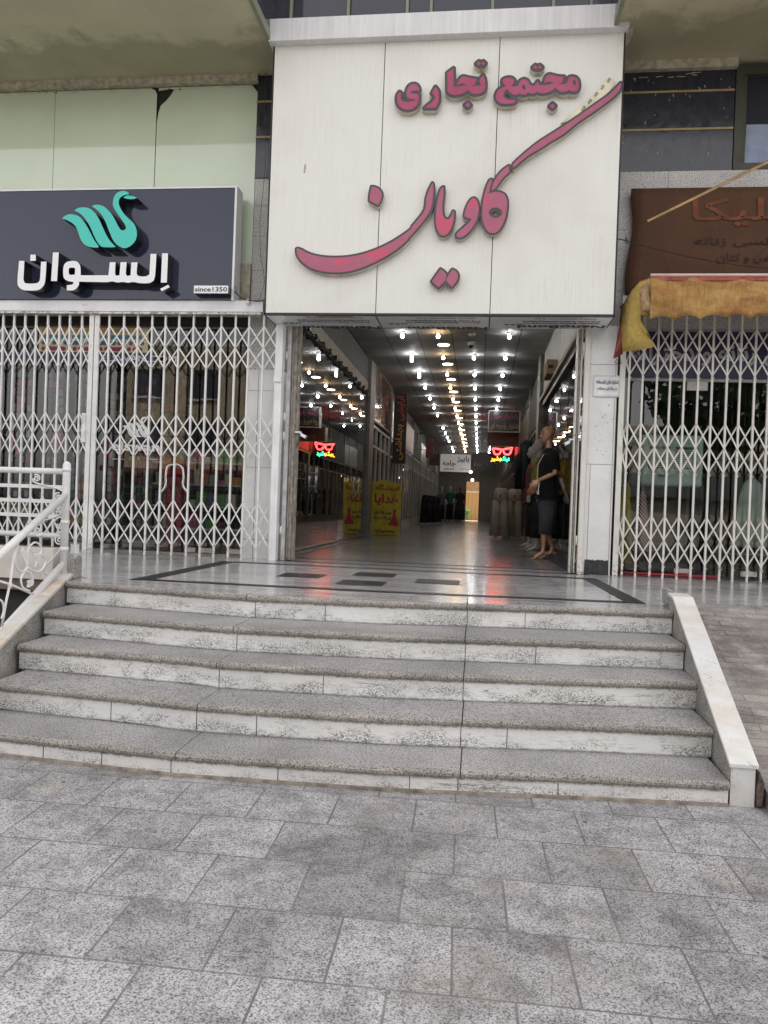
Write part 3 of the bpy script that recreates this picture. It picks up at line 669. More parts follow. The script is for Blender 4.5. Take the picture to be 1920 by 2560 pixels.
def offset_loops(loops, off, cell=.006):
    """outlines of the loops grown by off (distance field + marching squares)"""
    A = np.concatenate([np.array(l) for l in loops]); B = np.concatenate([np.roll(np.array(l), -1, 0) for l in loops])
    lo = A.min(0)-off-3*cell; hi = A.max(0)+off+3*cell
    nx, ny = (np.ceil((hi-lo)/cell)).astype(int)+1
    gx, gy = np.meshgrid(lo[0]+cell*np.arange(nx), lo[1]+cell*np.arange(ny), indexing='ij')
    P = np.stack([gx.ravel(), gy.ravel()], 1); D = np.full(len(P), 1e9); ins = np.zeros(len(P), bool)
    for a, b in zip(A, B):
        d = b-a; L = d@d
        if L < 1e-14: continue
        t = np.clip(((P-a)@d)/L, 0, 1); D = np.minimum(D, ((P-a-t[:, None]*d)**2).sum(1))
        c = (a[1] > P[:, 1]) != (b[1] > P[:, 1])
        if c.any():
            xi = a[0]+(P[c, 1]-a[1])*d[0]/d[1]; ins[c] ^= P[c, 0] < xi
    G = (np.where(ins, -np.sqrt(D), np.sqrt(D))-off).reshape(nx, ny)
    segs = {}
    def pt(i, j, k, l):
        a, b = G[i, j], G[k, l]; t = a/(a-b)
        return (lo[0]+cell*(i+(k-i)*t), lo[1]+cell*(j+(l-j)*t))
    S = G < 0
    act = np.argwhere((S[:-1, :-1].astype(int)+S[1:, :-1]+S[:-1, 1:]+S[1:, 1:]) % 4 != 0)
    nxt = {}; pos = {}
    for i, j in act:
        i = int(i); j = int(j)
        e = {'b': ((i, j), (i+1, j)), 'r': ((i+1, j), (i+1, j+1)), 't': ((i, j+1), (i+1, j+1)), 'l': ((i, j), (i, j+1))}
        code = int(S[i, j])+2*int(S[i+1, j])+4*int(S[i+1, j+1])+8*int(S[i, j+1])
        T = {1: ['lb'], 2: ['br'], 3: ['lr'], 4: ['rt'], 5: ['lt', 'rb'], 6: ['bt'], 7: ['lt'], 8: ['tl'], 9: ['tb'], 10: ['bl', 'tr'], 11: ['tr'], 12: ['rl'], 13: ['rb'], 14: ['bl']}[code]
        for ab in T:
            for q in ab:
                if e[q] not in pos: (a1, a2), (b1, b2) = e[q]; pos[e[q]] = pt(a1, a2, b1, b2)
            nxt.setdefault(e[ab[0]], []).append(e[ab[1]]); nxt.setdefault(e[ab[1]], []).append(e[ab[0]])
    out = []; seen = set()
    for s0 in list(nxt):
        if s0 in seen: continue
        lp = [s0]; seen.add(s0); cur = s0
        while True:
            c = [q for q in nxt[cur] if q not in seen]
            if not c: break
            cur = c[0]; seen.add(cur); lp.append(cur)
        if len(lp) > 6: out.append(np.array([pos[q] for q in lp]))
    return out
def simplify(lp, tol=.0008):
    keep = [lp[0]]
    for i in range(1, len(lp)-1):
        a, b, c = keep[-1], lp[i], lp[i+1]; d = c-a; L = np.linalg.norm(d)
        if L < 1e-9 or abs(d[0]*(b-a)[1]-d[1]*(b-a)[0])/L > tol or np.linalg.norm(b-a) > .05: keep.append(b)
    keep.append(lp[-1]); return np.array(keep)
def plate(name, loops, Y, depth, mface, mside, parent=None):
    """loops in (x, z) world coords; front face at Y, body runs back by depth"""
    me = curve_mesh(loops, depth); off = _wloc(parent)
    M_ = Matrix(((1, 0, 0, -off.x), (0, 0, -1, Y+depth/2-off.y), (0, 1, 0, -off.z), (0, 0, 0, 1)))
    me.transform(M_); me.materials.clear(); me.materials.append(mface); me.materials.append(mside)
    me.name = name
    for p in me.polygons: p.material_index = 0 if abs(p.normal.y) > .7 else 1; p.use_smooth = False
    o = bpy.data.objects.new(name, me); COL.objects.link(o); o.parent = parent; return o
FORMS = {}
def _reg(ch, *codes): FORMS[ch] = [chr(c) for c in codes]
for ch, b, n in [('ا', 0xFE8D, 2), ('ب', 0xFE8F, 4), ('پ', 0xFB56, 4), ('ت', 0xFE95, 4), ('ث', 0xFE99, 4), ('ج', 0xFE9D, 4), ('چ', 0xFB7A, 4), ('ح', 0xFEA1, 4), ('خ', 0xFEA5, 4), ('د', 0xFEA9, 2),
                 ('ر', 0xFEAD, 2), ('ز', 0xFEAF, 2), ('س', 0xFEB1, 4), ('ش', 0xFEB5, 4), ('ع', 0xFEC9, 4), ('ف', 0xFED1, 4), ('ق', 0xFED5, 4), ('ک', 0xFB8E, 4), ('گ', 0xFB92, 4), ('ل', 0xFEDD, 4), ('م', 0xFEE1, 4),
                 ('ن', 0xFEE5, 4), ('و', 0xFEED, 2), ('ه', 0xFEE9, 4), ('ی', 0xFBFC, 4), ('ط', 0xFEC1, 4)]:
    _reg(ch, *range(b, b+n))
def shape(s):
    """joins Persian letters and puts them in visual order"""
    out = []
    for i, ch in enumerate(s):
        f = FORMS.get(ch)
        if not f: out.append(ch); continue
        pv = i > 0 and len(FORMS.get(s[i-1], ())) == 4; nx_ = i+1 < len(s) and s[i+1] in FORMS and len(f) == 4
        out.append(f[3] if pv and nx_ else f[1] if pv else f[2] if nx_ else f[0])
    r = ''.join(out[::-1])
    import re
    return re.sub('[0-9۰-۹]+', lambda m: m.group(0)[::-1], r)
def text(name, s, mat_, o, rv, uv, w_=None, h_=None, depth=.004, bold=0., parent=None, rtl=False, shear=0., gap=1.):
    """flat lettering: o = lower-left corner, rv/uv = unit right/up vectors, fitted into w_ x h_"""
    c = bpy.data.curves.new('tmp', 'FONT'); c.body = shape(s) if rtl else s; c.size = 1; c.extrude = .01; c.offset = bold; c.resolution_u = 3; c.shear = shear; c.space_character = gap
    ob = bpy.data.objects.new('tmp', c); COL.objects.link(ob)
    me = bpy.data.meshes.new_from_object(ob.evaluated_get(bpy.context.evaluated_depsgraph_get()))
    bpy.data.objects.remove(ob); bpy.data.curves.remove(c)
    P = np.zeros(len(me.vertices)*3); me.vertices.foreach_get('co', P); P = P.reshape(-1, 3)
    lo, hi = P.min(0), P.max(0); sz = hi-lo
    sx_ = w_/sz[0] if w_ else h_/sz[1]; sy = h_/sz[1] if h_ else sx_
    rv, uv = np.array(rv, float), np.array(uv, float); nv = np.cross(rv, uv)
    par = list(range(len(P)))                    # joined letters overlap: stand every glyph a hair apart
    def root(i):
        while par[i] != i: par[i] = par[par[i]]; i = par[i]
        return i
    for e in me.edges: a_, b_ = root(e.vertices[0]), root(e.vertices[1]); par[a_] = b_
    ids = {}; lift = np.array([ids.setdefault(root(i), len(ids)) % 5 for i in range(len(P))], float)[:, None]*.00035
    Q = np.array(o, float)+((P[:, :1]-lo[0])*sx_)*rv+((P[:, 1:2]-lo[1])*sy)*uv+((P[:, 2:]-lo[2])/sz[2]*depth+lift)*nv
    off = np.array(_wloc(parent)); me.vertices.foreach_set('co', (Q-off).ravel()); me.update()
    me.materials.clear(); me.materials.append(mat_); me.name = name
    ob = bpy.data.objects.new(name, me); COL.objects.link(ob); ob.parent = parent; return ob
EX, EZ = (1, 0, 0), (0, 0, 1)
def px_loops(crop, loops, Y, n=3, sm=True):
    ox, oy, s = crop; out = []
    for lp in loops:
        q = smooth(lp, n) if sm else np.array(lp, float)
        out.append(np.array([[pY(ox+s*a, oy+s*b, Y)[0], pY(ox+s*a, oy+s*b, Y)[2]] for a, b in q]))
    return out
# ================================================================== main signboard
YS = 7.97
SG = thing('signboard', 'big cream signboard with raised pink Persian lettering hanging over the passage entrance', 'signboard', (-.53, YS, 2.68))
sxL, sxR = -2.365, 1.283
s1, s2 = pY(951, 450, YS)[0], pY(1239, 400, YS)[0]
for a, b in ((sxL, s1), (s1, s2), (s2, sxR)):
    bx('panel', MT['acm'], SG, a+.004, b-.004, YS, YS+.04, 2.70, 5.56, bevel=.002)
bx('panel_gap', MT['blackedge'], SG, s1-.0038, s1+.0038, YS+.008, YS+.03, 2.70, 5.56); bx('panel_gap', MT['blackedge'], SG, s2-.0038, s2+.0038, YS+.008, YS+.03, 2.70, 5.56)
MB().box(sxL-.012, sxL-.001, YS-.004, 8.45, 2.675, 5.56).build('edge_trim', MT['blackedge'], SG)
MB().box(sxR+.001, sxR+.012, YS-.004, 8.45, 2.675, 5.56).build('edge_trim', MT['blackedge'], SG)
MB().box(sxL-.012, sxR+.012, YS-.004, YS+.03, 2.675, 2.698).build('edge_trim', MT['blackedge'], SG)
random.seed(12)
for x in (sxL+.03, s1-.03, s1+.03, s2-.03, s2+.03, sxR-.03):
    for z in (2.78, 3.5, 4.2, 4.9, 5.48): MB().disc((x+random.uniform(-.004, .004), YS-.0025, z+random.uniform(-.02, .02)), .0045, 'y', 8, .002).build('rivet', MT['letterside'], SG)
p_ = pY(762, 420, YS-.002); MB().prism([(p_[0]-.012, YS-.002, p_[2]-.05), (p_[0]+.004, YS-.002, p_[2]-.055), (p_[0]+.014, YS-.002, p_[2]+.01), (p_[0]+.006, YS-.002, p_[2]+.055), (p_[0]-.008, YS-.002, p_[2]+.03)], (0, .0015, 0)).build('stain_mark', plain('brown_stain', (.50, .44, .32), .7, var=.4, scale=60), SG)
bx('cap', MT['cap'], SG, sxL-.045, sxR+.03, YS-.10, 8.5, 5.555, 5.79, bevel=.004)
film = plain('printed_film', (.90, .91, .93), .35, .3, .08, 3)
bx('underside', film, SG, sxL-.01, sxR+.01, YS+.031, 8.52, 2.678, 2.69)
for s_ in (s1, s2): bx('underside_joint', MT['blackedge'], SG, s_-.006, s_+.006, YS+.031, 8.51, 2.674, 2.677)
inkd = flat('film_ink', (.05, .05, .055), .5)
NX, PY_ = (-1, 0, 0), (0, 1, 0)
for i, (a, b) in enumerate(((sxL, s1), (s1, s2), (s2, sxR))):
    w0 = b-a
    text('film_print', 'NanoBond', inkd, (b-.02, 8.35 if i == 2 else 8.45, 2.6775), NX, PY_, w0*.74, .13, .002, .03, SG)
    text('film_print', 'U.S.A', inkd, (b-.9, 8.31, 2.6775), NX, PY_, .20, .05, .002, .02, SG)
    text('film_print', 'American Building Technologies Inc.', inkd, (b-.10, 8.24, 2.6775), NX, PY_, .80, .045, .002, .02, SG)
    text('film_print', 'P.V.D F/HIGH GLOSS/SHINING/NANOBOND', inkd, (b-.10, 8.17, 2.6775), NX, PY_, .80, .035, .002, .02, SG)
    text('film_print', 'Remove all masking film within 45 days', inkd, (b-.16, 8.06, 2.6775), NX, PY_, .62, .03, .002, .0, SG)
bx('film_strip', plain('brown_tape', (.33, .17, .10), .6), SG, sxL+.55, sxL+.95, 8.02, 8.04, 2.674, 2.677)
YL = YS-.075
CM, CT, CN1, CN2, CK = (1210, 130, .16275), (960, 130, .18083), (720, 430, .19289), (1020, 360, .18083), (1240, 180, .19289)
def letter(crop, loops, offpx, dots=False, Y=YL, smn=3):
    L = px_loops(crop, loops, Y, smn)
    sc_ = offpx/F*Y*1.02
    dk_ = [simplify(q) for q in offset_loops(L, sc_, .007)]
    o = plate('letter', dk_, Y, .074, MT['ink'], MT['letterside'], SG)
    plate('letter_face', L, Y-.003, .0028, MT['pinkd' if dots else 'pink'], MT['pink'], o)
    return o
letter(CM, [[(1365,380),(1410,395),(1445,440),(1455,500),(1450,560),(1425,600),(1380,612),(1330,605),(1298,580),(1270,610),(1200,618),(1150,600),(1110,565),(1092,545),(1050,590),(980,625),(900,640),(850,630),(822,608),(790,635),(730,645),(690,630),(678,610),(650,650),(600,660),(560,645),(545,630),(520,655),(450,660),(400,630),(370,590),(358,575),(340,582),(310,620),(300,670),(320,710),(370,735),(430,740),(480,738),(485,760),(460,785),(400,798),(320,800),(250,790),(205,750),(183,690),(190,640),(220,590),(280,550),(335,525),(310,500),(285,465),(290,430),(330,405),(380,395),(430,405),(462,435),(462,470),(430,510),(420,525),(460,535),(510,525),(535,500),(545,460),(580,430),(620,420),(665,440),(690,480),(705,510),(740,520),(780,515),(805,480),(825,455),(840,490),(860,510),(900,512),(960,510),(1030,490),(1070,472),(1040,465),(990,460),(950,470),(920,482),(930,440),(950,390),(980,355),(1020,348),(1080,365),(1150,380),(1222,382),(1210,430),(1195,480),(1145,485),(1170,495),(1230,495),(1270,480),(1285,440),(1300,400),(1330,382)],
            [(1380,430),(1405,445),(1412,480),(1400,520),(1385,515),(1365,480),(1365,445)], [(605,505),(630,525),(638,560),(630,592),(605,580),(588,550),(585,520)]], 6.6, smn=2)
letter(CM, [[(790,205),(823,238),(790,270),(752,238)], [(856,205),(892,238),(856,270),(824,238)]], 6.8)
letter(CM, [[(1052,795),(1090,830),(1050,872),(1012,833)]], 6.8)
letter(CT, [[(960,228),(960,300),(962,480),(1000,482),(1070,475),(1145,452),(1100,440),(1055,442),(1010,468),(1010,440),(1030,400),(1070,350),(1110,342),(1180,360),(1280,375),(1270,420),(1250,462),(1205,462),(1240,470),(1345,465),(1330,430),(1312,405),(1340,360),(1368,322),(1390,370),(1400,430),(1398,500),(1370,555),(1310,580),(1240,582),(1190,560),(1158,522),(1120,560),(1050,590),(970,600),(910,580),(880,540),(880,480),(877,290)]], 6.6, smn=2)
letter(CT, [[(1312,132),(1338,160),(1312,192),(1278,162)], [(1372,132),(1400,160),(1375,190),(1339,160)]], 6.8)
letter(CT, [[(1158,702),(1195,738),(1155,772),(1120,735)]], 6.8)
letter(CT, [[(712,485),(750,540),(758,610),(750,700),(712,775),(565,775),(590,750),(650,705),(700,650),(712,635),(700,610),(665,568)]], 6.6, smn=2)
letter(CT, [[(215,555),(238,580),(232,640),(250,680),(300,692),(370,688),(440,668),(440,660),(380,655),(330,635),(310,600),(315,540),(340,480),(380,450),(430,445),(470,475),(487,520),(485,540),(430,535),(380,545),(362,568),(400,578),(450,580),(480,600),(482,650),(465,720),(420,775),(350,800),(280,795),(220,760),(185,700),(182,630),(190,590)]], 6.6, smn=2)
nun = [[(110,1000),(130,992),(180,1010),(260,1055),(380,1090),(520,1108),(700,1108),(850,1090),(1000,1055),(1180,990),(1350,905),(1500,810),(1600,735)]]
f2 = lambda x, y: ((1020+.18083*x-720)/.19289, (360+.18083*y-430)/.19289)
nun[0] += [f2(*p) for p in [(60,1135),(150,1030),(235,905),(255,740),(295,625),(338,540),(350,580),(347,700),(330,840),(290,950),(210,1070),(100,1200),(0,1310)]]
nun[0] += [(1550,880),(1400,1010),(1200,1130),(1000,1225),(850,1275),(700,1300),(550,1300),(400,1280),(280,1235),(170,1150),(120,1070)]
letter(CN1, nun, 5.2, True)
letter(CN1, [[(1085,190),(1140,200),(1190,235),(1215,290),(1205,360),(1170,430),(1120,410),(1058,370),(1062,290)]], 5.2, True)
letter(CN2, [[(490,595),(492,700),(475,850),(480,960),(500,1020),(530,1040),(570,1035),(605,980),(625,930),(638,950),(630,1050),(600,1160),(550,1240),(490,1272),(440,1250),(400,1170),(385,1060),(390,920),(410,780),(440,660),(465,610)]], 5.2, True)
letter(CN2, [[(915,750),(945,775),(970,840),(975,930),(950,1040),(900,1140),(820,1240),(740,1290),(690,1292),(670,1270),(680,1235),(740,1180),(830,1100),(880,1045),(850,1030),(800,1015),(778,990),(800,900),(840,810),(880,760)]], 5.2, True)
ell = [(1208+92*math.cos(a), 950+70*math.sin(a)) for a in [2*math.pi*i/14 for i in range(14)]]
letter(CN2, [[(1130,503),(1156,492),(1160,530),(1140,600),(1125,650),(1118,690),(1160,670),(1210,662),(1280,670),(1340,710),(1368,780),(1368,880),(1350,1000),(1310,1110),(1250,1200),(1180,1235),(1110,1215),(1060,1140),(1030,1040),(1028,920),(1040,780),(1070,650),(1100,560)], ell], 5.2, True)
letter(CN2, [[(1395,300),(1396,390),(1330,450),(1260,540),(1200,620),(1155,645),(1165,590),(1190,520),(1240,440),(1310,360)]], 5.0, True, Y=YL-.004)
letter(CK, [[(232,1180),(515,935),(715,805),(1000,622),(1315,400),(1470,290),(1570,190),(1615,140),(1620,180),(1590,250),(1480,360),(1230,540),(1050,660),(880,800),(700,910),(560,1000),(400,1095),(232,1240)]], 5.0, True, smn=2)
letter(CN2, [[(450,1730),(500,1765),(530,1815),(515,1870),(505,1900),(460,1950),(420,1985),(330,1900)], [(620,1735),(670,1770),(692,1830),(670,1900),(605,1980),(520,1885),(545,1840),(600,1750)]], 5.2, True)
lp = px_loops(CK, [[(840,660),(1100,430),(1300,262),(1440,85),(1490,62),(1530,90),(1530,150),(1470,250),(1250,420),(990,610)]], YS-.03)
bk = plate('letter_backing', lp, YS-.03, .029, plain('bare_backing_cream', (.72, .66, .50), .6), MT['letterside'], SG)
mb = MB()
for i in range(5):
    c0 = px_loops(CK, [[(1110+85*i, 490-95*i), (1140+80*i, 440-90*i), (1165+80*i, 455-90*i), (1120+82*i, 500-92*i)]], YS-.036, 4)[0]
    mb.tube([(a, YS-.036, b) for a, b in c0]+[(c0[0][0], YS-.036, c0[0][1])], .0025, 5)
mb.build('loose_wire', MT['char'], SG)
# ================================================================== left shop sign
YN = 8.30
NS = thing('shop_sign', 'navy gloss sign with turquoise swan and white Persian letters above the left gate', 'sign', (-5, YN, 2.95))
nl, nr, nb, nt = -6.6, pY(584, 600, YN)[0], 2.93, 4.185
bx('panel', MT['navy'], NS, nl, nr, YN, YN+.05, nb, nt)
mb = MB().box(nl, nr+.025, YN-.012, YN+.2, nt+.001, nt+.02).box(nr+.001, nr+.025, YN-.012, YN+.2, nb-.01, nt).build('frame', MT['whiteclean'], NS)
bx('back_box', MT['whiteclean'], NS, nl, nr-.002, YN+.051, YN+.2, nb, nt-.001)
blk = flat('letter_return_black', (.012, .012, .014), .25, spec=.7)
CS1, CS2 = (20, 600, .27728), (140, 460, .14467)
YF = YN-.16
def sl_(crop, loops, mf, name='letter', n=3):
    L = px_loops(crop, loops, YF, n); return plate(name, L, YF, .158, mf, blk, NS)
wl = MT['white_l']; tq = MT['teal']
sl_(CS1, [[(100,188),(148,188),(142,300),(140,355),(150,385),(175,392),(255,390),(285,365),(292,300),(298,195),(347,195),(335,370),(310,425),(260,453),(150,453),(100,425),(85,370)]], wl)
sl_(CS1, [[(203,132),(250,132),(250,188),(200,188)]], wl, n=1); sl_(CS1, [[(405,112),(458,112),(442,370),(388,370)]], wl, n=1)
sl_(CS1, [[(560,190),(615,192),(648,225),(655,270),(655,318),(905,318),(918,200),(970,200),(965,300),(975,322),(1005,318),(1015,200),(1070,200),(1062,300),(1075,325),(1105,318),(1112,202),(1168,202),(1160,300),(1180,325),(1240,328),(1275,310),(1285,125),(1338,125),(1325,330),(1300,375),(1260,390),(1180,388),(1130,378),(1085,385),(1035,378),(985,383),(935,372),(890,380),(640,375),(640,400),(620,435),(580,455),(530,453),(530,408),(575,402),(590,390),(588,378),(540,370),(505,345),(497,300),(500,240),(520,205)], [(560,250),(595,250),(605,262),(602,312),(560,315),(548,300),(548,262)]], wl, n=2)
sl_(CS1, [[(1390,120),(1443,120),(1432,384),(1378,384)]], wl, n=1); sl_(CS1, [[(1372,440),(1445,403),(1458,425),(1385,462)]], wl, n=1)
sl_(CS2, [[(105,600),(140,560),(200,530),(270,523),(350,540),(420,580),(490,660),(540,740),(600,850),(660,970),(740,1080),(720,1098),(640,1095),(560,1080),(490,1040),(440,980),(400,890),(375,810),(330,720),(260,660),(180,620)]], tq, 'swan_feather')
sl_(CS2, [[(320,460),(370,420),(450,403),(540,410),(620,450),(690,520),(750,620),(800,730),(860,860),(930,980),(1028,1082),(1000,1092),(820,1090),(760,1060),(700,980),(650,880),(600,760),(540,650),(470,560),(400,500)]], tq, 'swan_feather')
sl_(CS2, [[(620,380),(670,360),(740,358),(820,385),(890,440),(960,520),(1020,620),(1070,720),(1120,790),(1165,800),(1205,780),(1205,730),(1160,650),(1090,550),(1020,450),(985,370),(985,290),(1010,210),(1060,150),(1130,122),(1200,125),(1245,145),(1262,180),(1200,188),(1130,220),(1090,270),(1085,340),(1120,430),(1180,520),(1260,600),(1340,680),(1385,770),(1398,870),(1370,980),(1300,1060),(1220,1103),(1150,1103),(1070,1060),(1000,990),(950,890),(900,770),(850,640),(780,520),(700,440)]], tq, 'swan_body')
sl_(CS2, [[(1165,235),(1210,205),(1270,198),(1340,215),(1400,240),(1330,260),(1240,258)]], tq, 'swan_beak')
YB = YN-.11; a = pY(484.5, 733, YB); b = pY(570.5, 714, YB)
MB().box(a[0], b[0], YB+.004, YN-.001, a[2], b[2], 1).box(a[0], b[0], YB, YB+.0038, a[2], b[2], 0).build('date_box', [wl, blk], NS)
text('date_text', 'since1350', MT['ink'], (a[0]+.012, YB-.0015, a[2]+.018), EX, EZ, b[0]-a[0]-.024, b[2]-a[2]-.034, .0015, .012, NS)
# ================================================================== folding lattice gates
YG = 8.40
def gate(name, label, group, xs_, z0, z1, bands, jambs=(), mat_=None, lock=None, wbar=.020):
    mat_ = mat_ or MT['white']
    g = thing(name, label, 'gate', ((xs_[0]+xs_[-1])/2, YG, z0), group)
    rg = random.Random(len(xs_)); xs_ = [x+(rg.uniform(-.006, .006) if 0 < i < len(xs_)-1 else 0) for i, x in enumerate(xs_)]
    bands = [tuple(z+rg.uniform(-.005, .005) for z in b_) for b_ in bands]
    for i, x in enumerate(xs_):
        wj = .055 if i in jambs else wbar
        m = MB()
        # open channel section: a web with two returns
        m.box(x-wj/2, x+wj/2, YG-.012, YG-.008, z0, z1).box(x-wj/2, x-wj/2+.004, YG-.0078, YG+.012, z0, z1).box(x+wj/2-.004, x+wj/2, YG-.0078, YG+.012, z0, z1)
        for b_ in bands: m.tube([(x+.006, YG-.014, b_[2]-.03), (x+.012, YG-.024, b_[2]-.035), (x+.013, YG-.024, b_[2]-.02)], .004, 5)
        m.build('bar', mat_, g)
    for zt, zm, zb in bands:
        m = MB(); n = len(xs_)
        for i in range(-1, n-1):
            for sgn, yy in ((1, YG-.016), (-1, YG+.018)):
                pts = [(i, zt), (i+1, zm), (i+2, zb)] if sgn > 0 else [(i, zb), (i+1, zm), (i+2, zt)]
                pts = [p for p in pts if 0 <= p[0] <= n-1]
                if len(pts) < 2: continue
                (ia, za), (ib, zb2) = pts[0], pts[-1]
                if ib-ia == 2 or True:
                    for (pa, qa), (pb, qb) in zip(pts, pts[1:]): m.bar((xs_[pa], yy, qa), (xs_[pb], yy, qb), .0155, .0035)
        m.build('lattice', mat_, g)
        r = MB()
        for i, x in enumerate(xs_):
            for z in (zt, zm, zb): r.disc((x, YG-.0225, z), .0065, 'y', 8, .005)
            if i < n-1:
                for z in ((zt+zm)/2, (zm+zb)/2): r.disc(((x+xs_[i+1])/2, YG-.0225, z), .0065, 'y', 8, .006)
        r.build('rivets', MT['cream'], g)['kind'] = 'stuff'
    if lock:
        m = MB().box(xs_[lock]-.075, xs_[lock]-.03, YG-.03, YG+.005, 1.28, 1.62).box(xs_[lock]-.06, xs_[lock]-.035, YG-.04, YG-.031, 1.36, 1.42).tube([(xs_[lock]-.055, YG-.035, 1.5), (xs_[lock]-.055, YG-.06, 1.58), (xs_[lock]-.02, YG-.06, 1.6)], .006)
        m.build('lock', mat_, g, .003)
    return g
kx = .988
gb = [(2.665, 2.415, 2.165), (1.64, 1.39, 1.145), (.655, .39, .13)]
lx = [-6.32, -6.18, -6.04, -5.90, -5.758, -5.609, -5.468, -5.327, -5.177, -5.035, -4.898, -4.75, -4.625]
gate('folding_gate', 'closed white lattice gate leaf on the far left behind the scrolled railing', 'white gate leaves closed over the left shop', [x*kx for x in lx], .0, 2.80, gb, (12,), lock=12)
rx = [-4.556, -4.402, -4.228, -4.055, -3.882, -3.711, -3.545, -3.375, -3.206, -3.035, -2.869, -2.705, -2.534, -2.375]
g = gate('folding_gate', 'closed white lattice gate leaf between the double jamb and the passage post', 'white gate leaves closed over the left shop', [x*kx for x in rx], .0, 2.80, gb, (0,))
MB().box(-2.345, -2.265, YG-.03, YG+.08, 0, 2.705).build('jamb_post', MT['whiteclean'], g, .004)
MB().box(-2.355, -2.268, YG-.05, YG-.031, 2.02, 2.085).build('latch_plate', MT['whiteclean'], g, .003)
hd = thing('gate_header', 'white steel header box running over the left lattice gates', 'header', (-5, 8.36, 2.83))
MB().box(-7, -2.50, 8.33, 8.50, 2.80, 2.928).build('box', MT['whiteclean'], hd, .005)
MB().box(-7, -2.52, 8.34, 8.48, 2.775, 2.799).build('track', MT['cream'], hd)
mb = MB()
for i in range(4): mb.disc((-4.66+.02*i, 8.327, 2.87), .004, 'y', 8, .004)
mb.build('scratch_marks', MT['char'], hd)
YG = 8.44
rr = [1.475]+[1.545+.1425*k for k in range(0, 28)]
gate('folding_gate', 'closed white lattice gate with rusty feet under the orange awning', 'white gate over the right shop', [x for x in rr], .0, 3.02, [(2.66, 2.415, 2.165), (1.655, 1.395, 1.14), (.66, .40, .155)], (0,), MT['cream'])
# folded-back gates at the passage mouth
def folded(x0, x1, y0, label, mats, n):
    g = thing('folded_gate', label, 'gate', ((x0+x1)/2, y0, 0))
    random.seed(n)
    for i in range(n):
        x = x0+(x1-x0)*i/(n-1); m = MB().box(x-.008, x+.008, y0+random.uniform(-.012, .012), y0+.10, .01, 2.70)
        m.build('bar', mats[i % len(mats)], g, .002)
    return g
wood = plain('grimy_cream_paint', (.34, .31, .27), .6, var=.35, scale=12)
woodb = plain('grimy_brown_paint', (.22, .19, .16), .65, var=.4, scale=15)
g = folded(-2.175, -2.105, 8.50, 'stack of folded grimy gate bars at the left side of the passage mouth', [wood, woodb, wood], 6)
MB().box(-2.235, -2.192, 8.47, 8.54, 0, 2.70).build('hinge_post', plain('worn_grey_white_paint', (.52, .51, .51), .5, var=.2, scale=9), g, .003)
mb = MB()
for z in (.3, 1.38, 1.6, 2.3): mb.tube([(-2.245, 8.47, z), (-2.245, 8.47, z+.09)], .011, 8)
mb.build('hinge', MT['white'], g)
g = folded(1.005, 1.05, 8.52, 'narrow folded cream gate leaf at the right side of the passage mouth', [MT['cream'], wood], 3)
MB().box(1.075, 1.13, 8.43, 8.50, 0, 2.70).build('hinge_post', MT['cream'], g, .003)
mb = MB()
for z in (.32, 1.45, 1.62, 2.42): mb.tube([(1.062, 8.46, z), (1.062, 8.46, z+.10)], .010, 8)
mb.build('hinge', MT['white'], g)
# ================================================================== white scrolled handrail
XR_ = -3.16
def rl(u, v, x=XR_): p = pX(u, v, x); return (p[0], p[1], p[2])
HR = thing('stair_railing', 'white painted pipe handrail with wrought iron scrolls sloping down the left of the steps', 'railing', (-3.2, 5.55, 0))
pb = (-3.215, 5.60)
m = MB().tube([(pb[0], pb[1], -.02), (pb[0], pb[1], .86), (pb[0], pb[1], .893)], .030, 14); m.ball((pb[0], pb[1], .892), .030)
m.tube([(pb[0], pb[1], .43), (pb[0], pb[1], .46)], .0335, 14).tube([(pb[0], pb[1], .22), (pb[0], pb[1], .25)], .033, 14).tube([(pb[0], pb[1], .84), (pb[0], pb[1], .87)], .032, 14)
m.build('post', MT['rail'], HR)
m = MB().tube([(-3.16, 5.66, .0), (-3.16, 5.66, .43), (-3.17, 5.66, .44)], .014, 8).box(-3.185, -3.135, 5.64, 5.68, .20, .27); m.build('rear_post', MT['rail'], HR)
top0 = (pb[0], pb[1]-.01, .655); top1 = rl(9, 1380); low0 = (pb[0], pb[1]-.01, .115); low1 = rl(0, 1583)
def ext(a, b, k): return tuple(a[i]+(b[i]-a[i])*k for i in range(3))
MB().tube([top0, ext(top0, top1, 1.7)], .0275, 14).build('top_rail', MT['rail'], HR)
MB().tube([low0, ext(low0, low1, 1.5)], .0265, 14).build('bottom_rail', MT['rail'], HR)
m = MB().tube([(pb[0]-.02, pb[1], .842), (-6.2, 5.62, .835)], .023, 12).box(-3.93, -3.88, 5.59, 5.63, .86, .885); m.build('rail', MT['rail'], HR)
for z in (.718, .604, .490): MB().box(-6.2, pb[0]-.02, 5.595, 5.615, z-.014, z+.014).build('flat_rail', MT['rail'], HR)
MB().tube([(pb[0]-.02, pb[1], .338), (-6.2, 5.62, .345)], .021, 12).build('rail', MT['rail'], HR)
def spiral(cx, cy, r0, r1, a0, turns, n=26):
    return [(cx+(r0+(r1-r0)*i/n)*math.cos(a0+turns*2*math.pi*i/n), cy+(r0+(r1-r0)*i/n)*math.sin(a0+turns*2*math.pi*i/n)) for i in range(n+1)]
def scroll(pts, r=.0065, x=XR_, Y=None):
    P = []
    for u, v in pts: q = pX(u, v, x) if Y is None else pY(u, v, Y); P.append((q[0], q[1], q[2]))
    MB().tube(P, r, 7).build('scroll', MT['rail'], HR)
c2 = lambda pts: [(x*.226, 1140+y*.226) for x, y in pts]      # from the 0,1140 enlargement
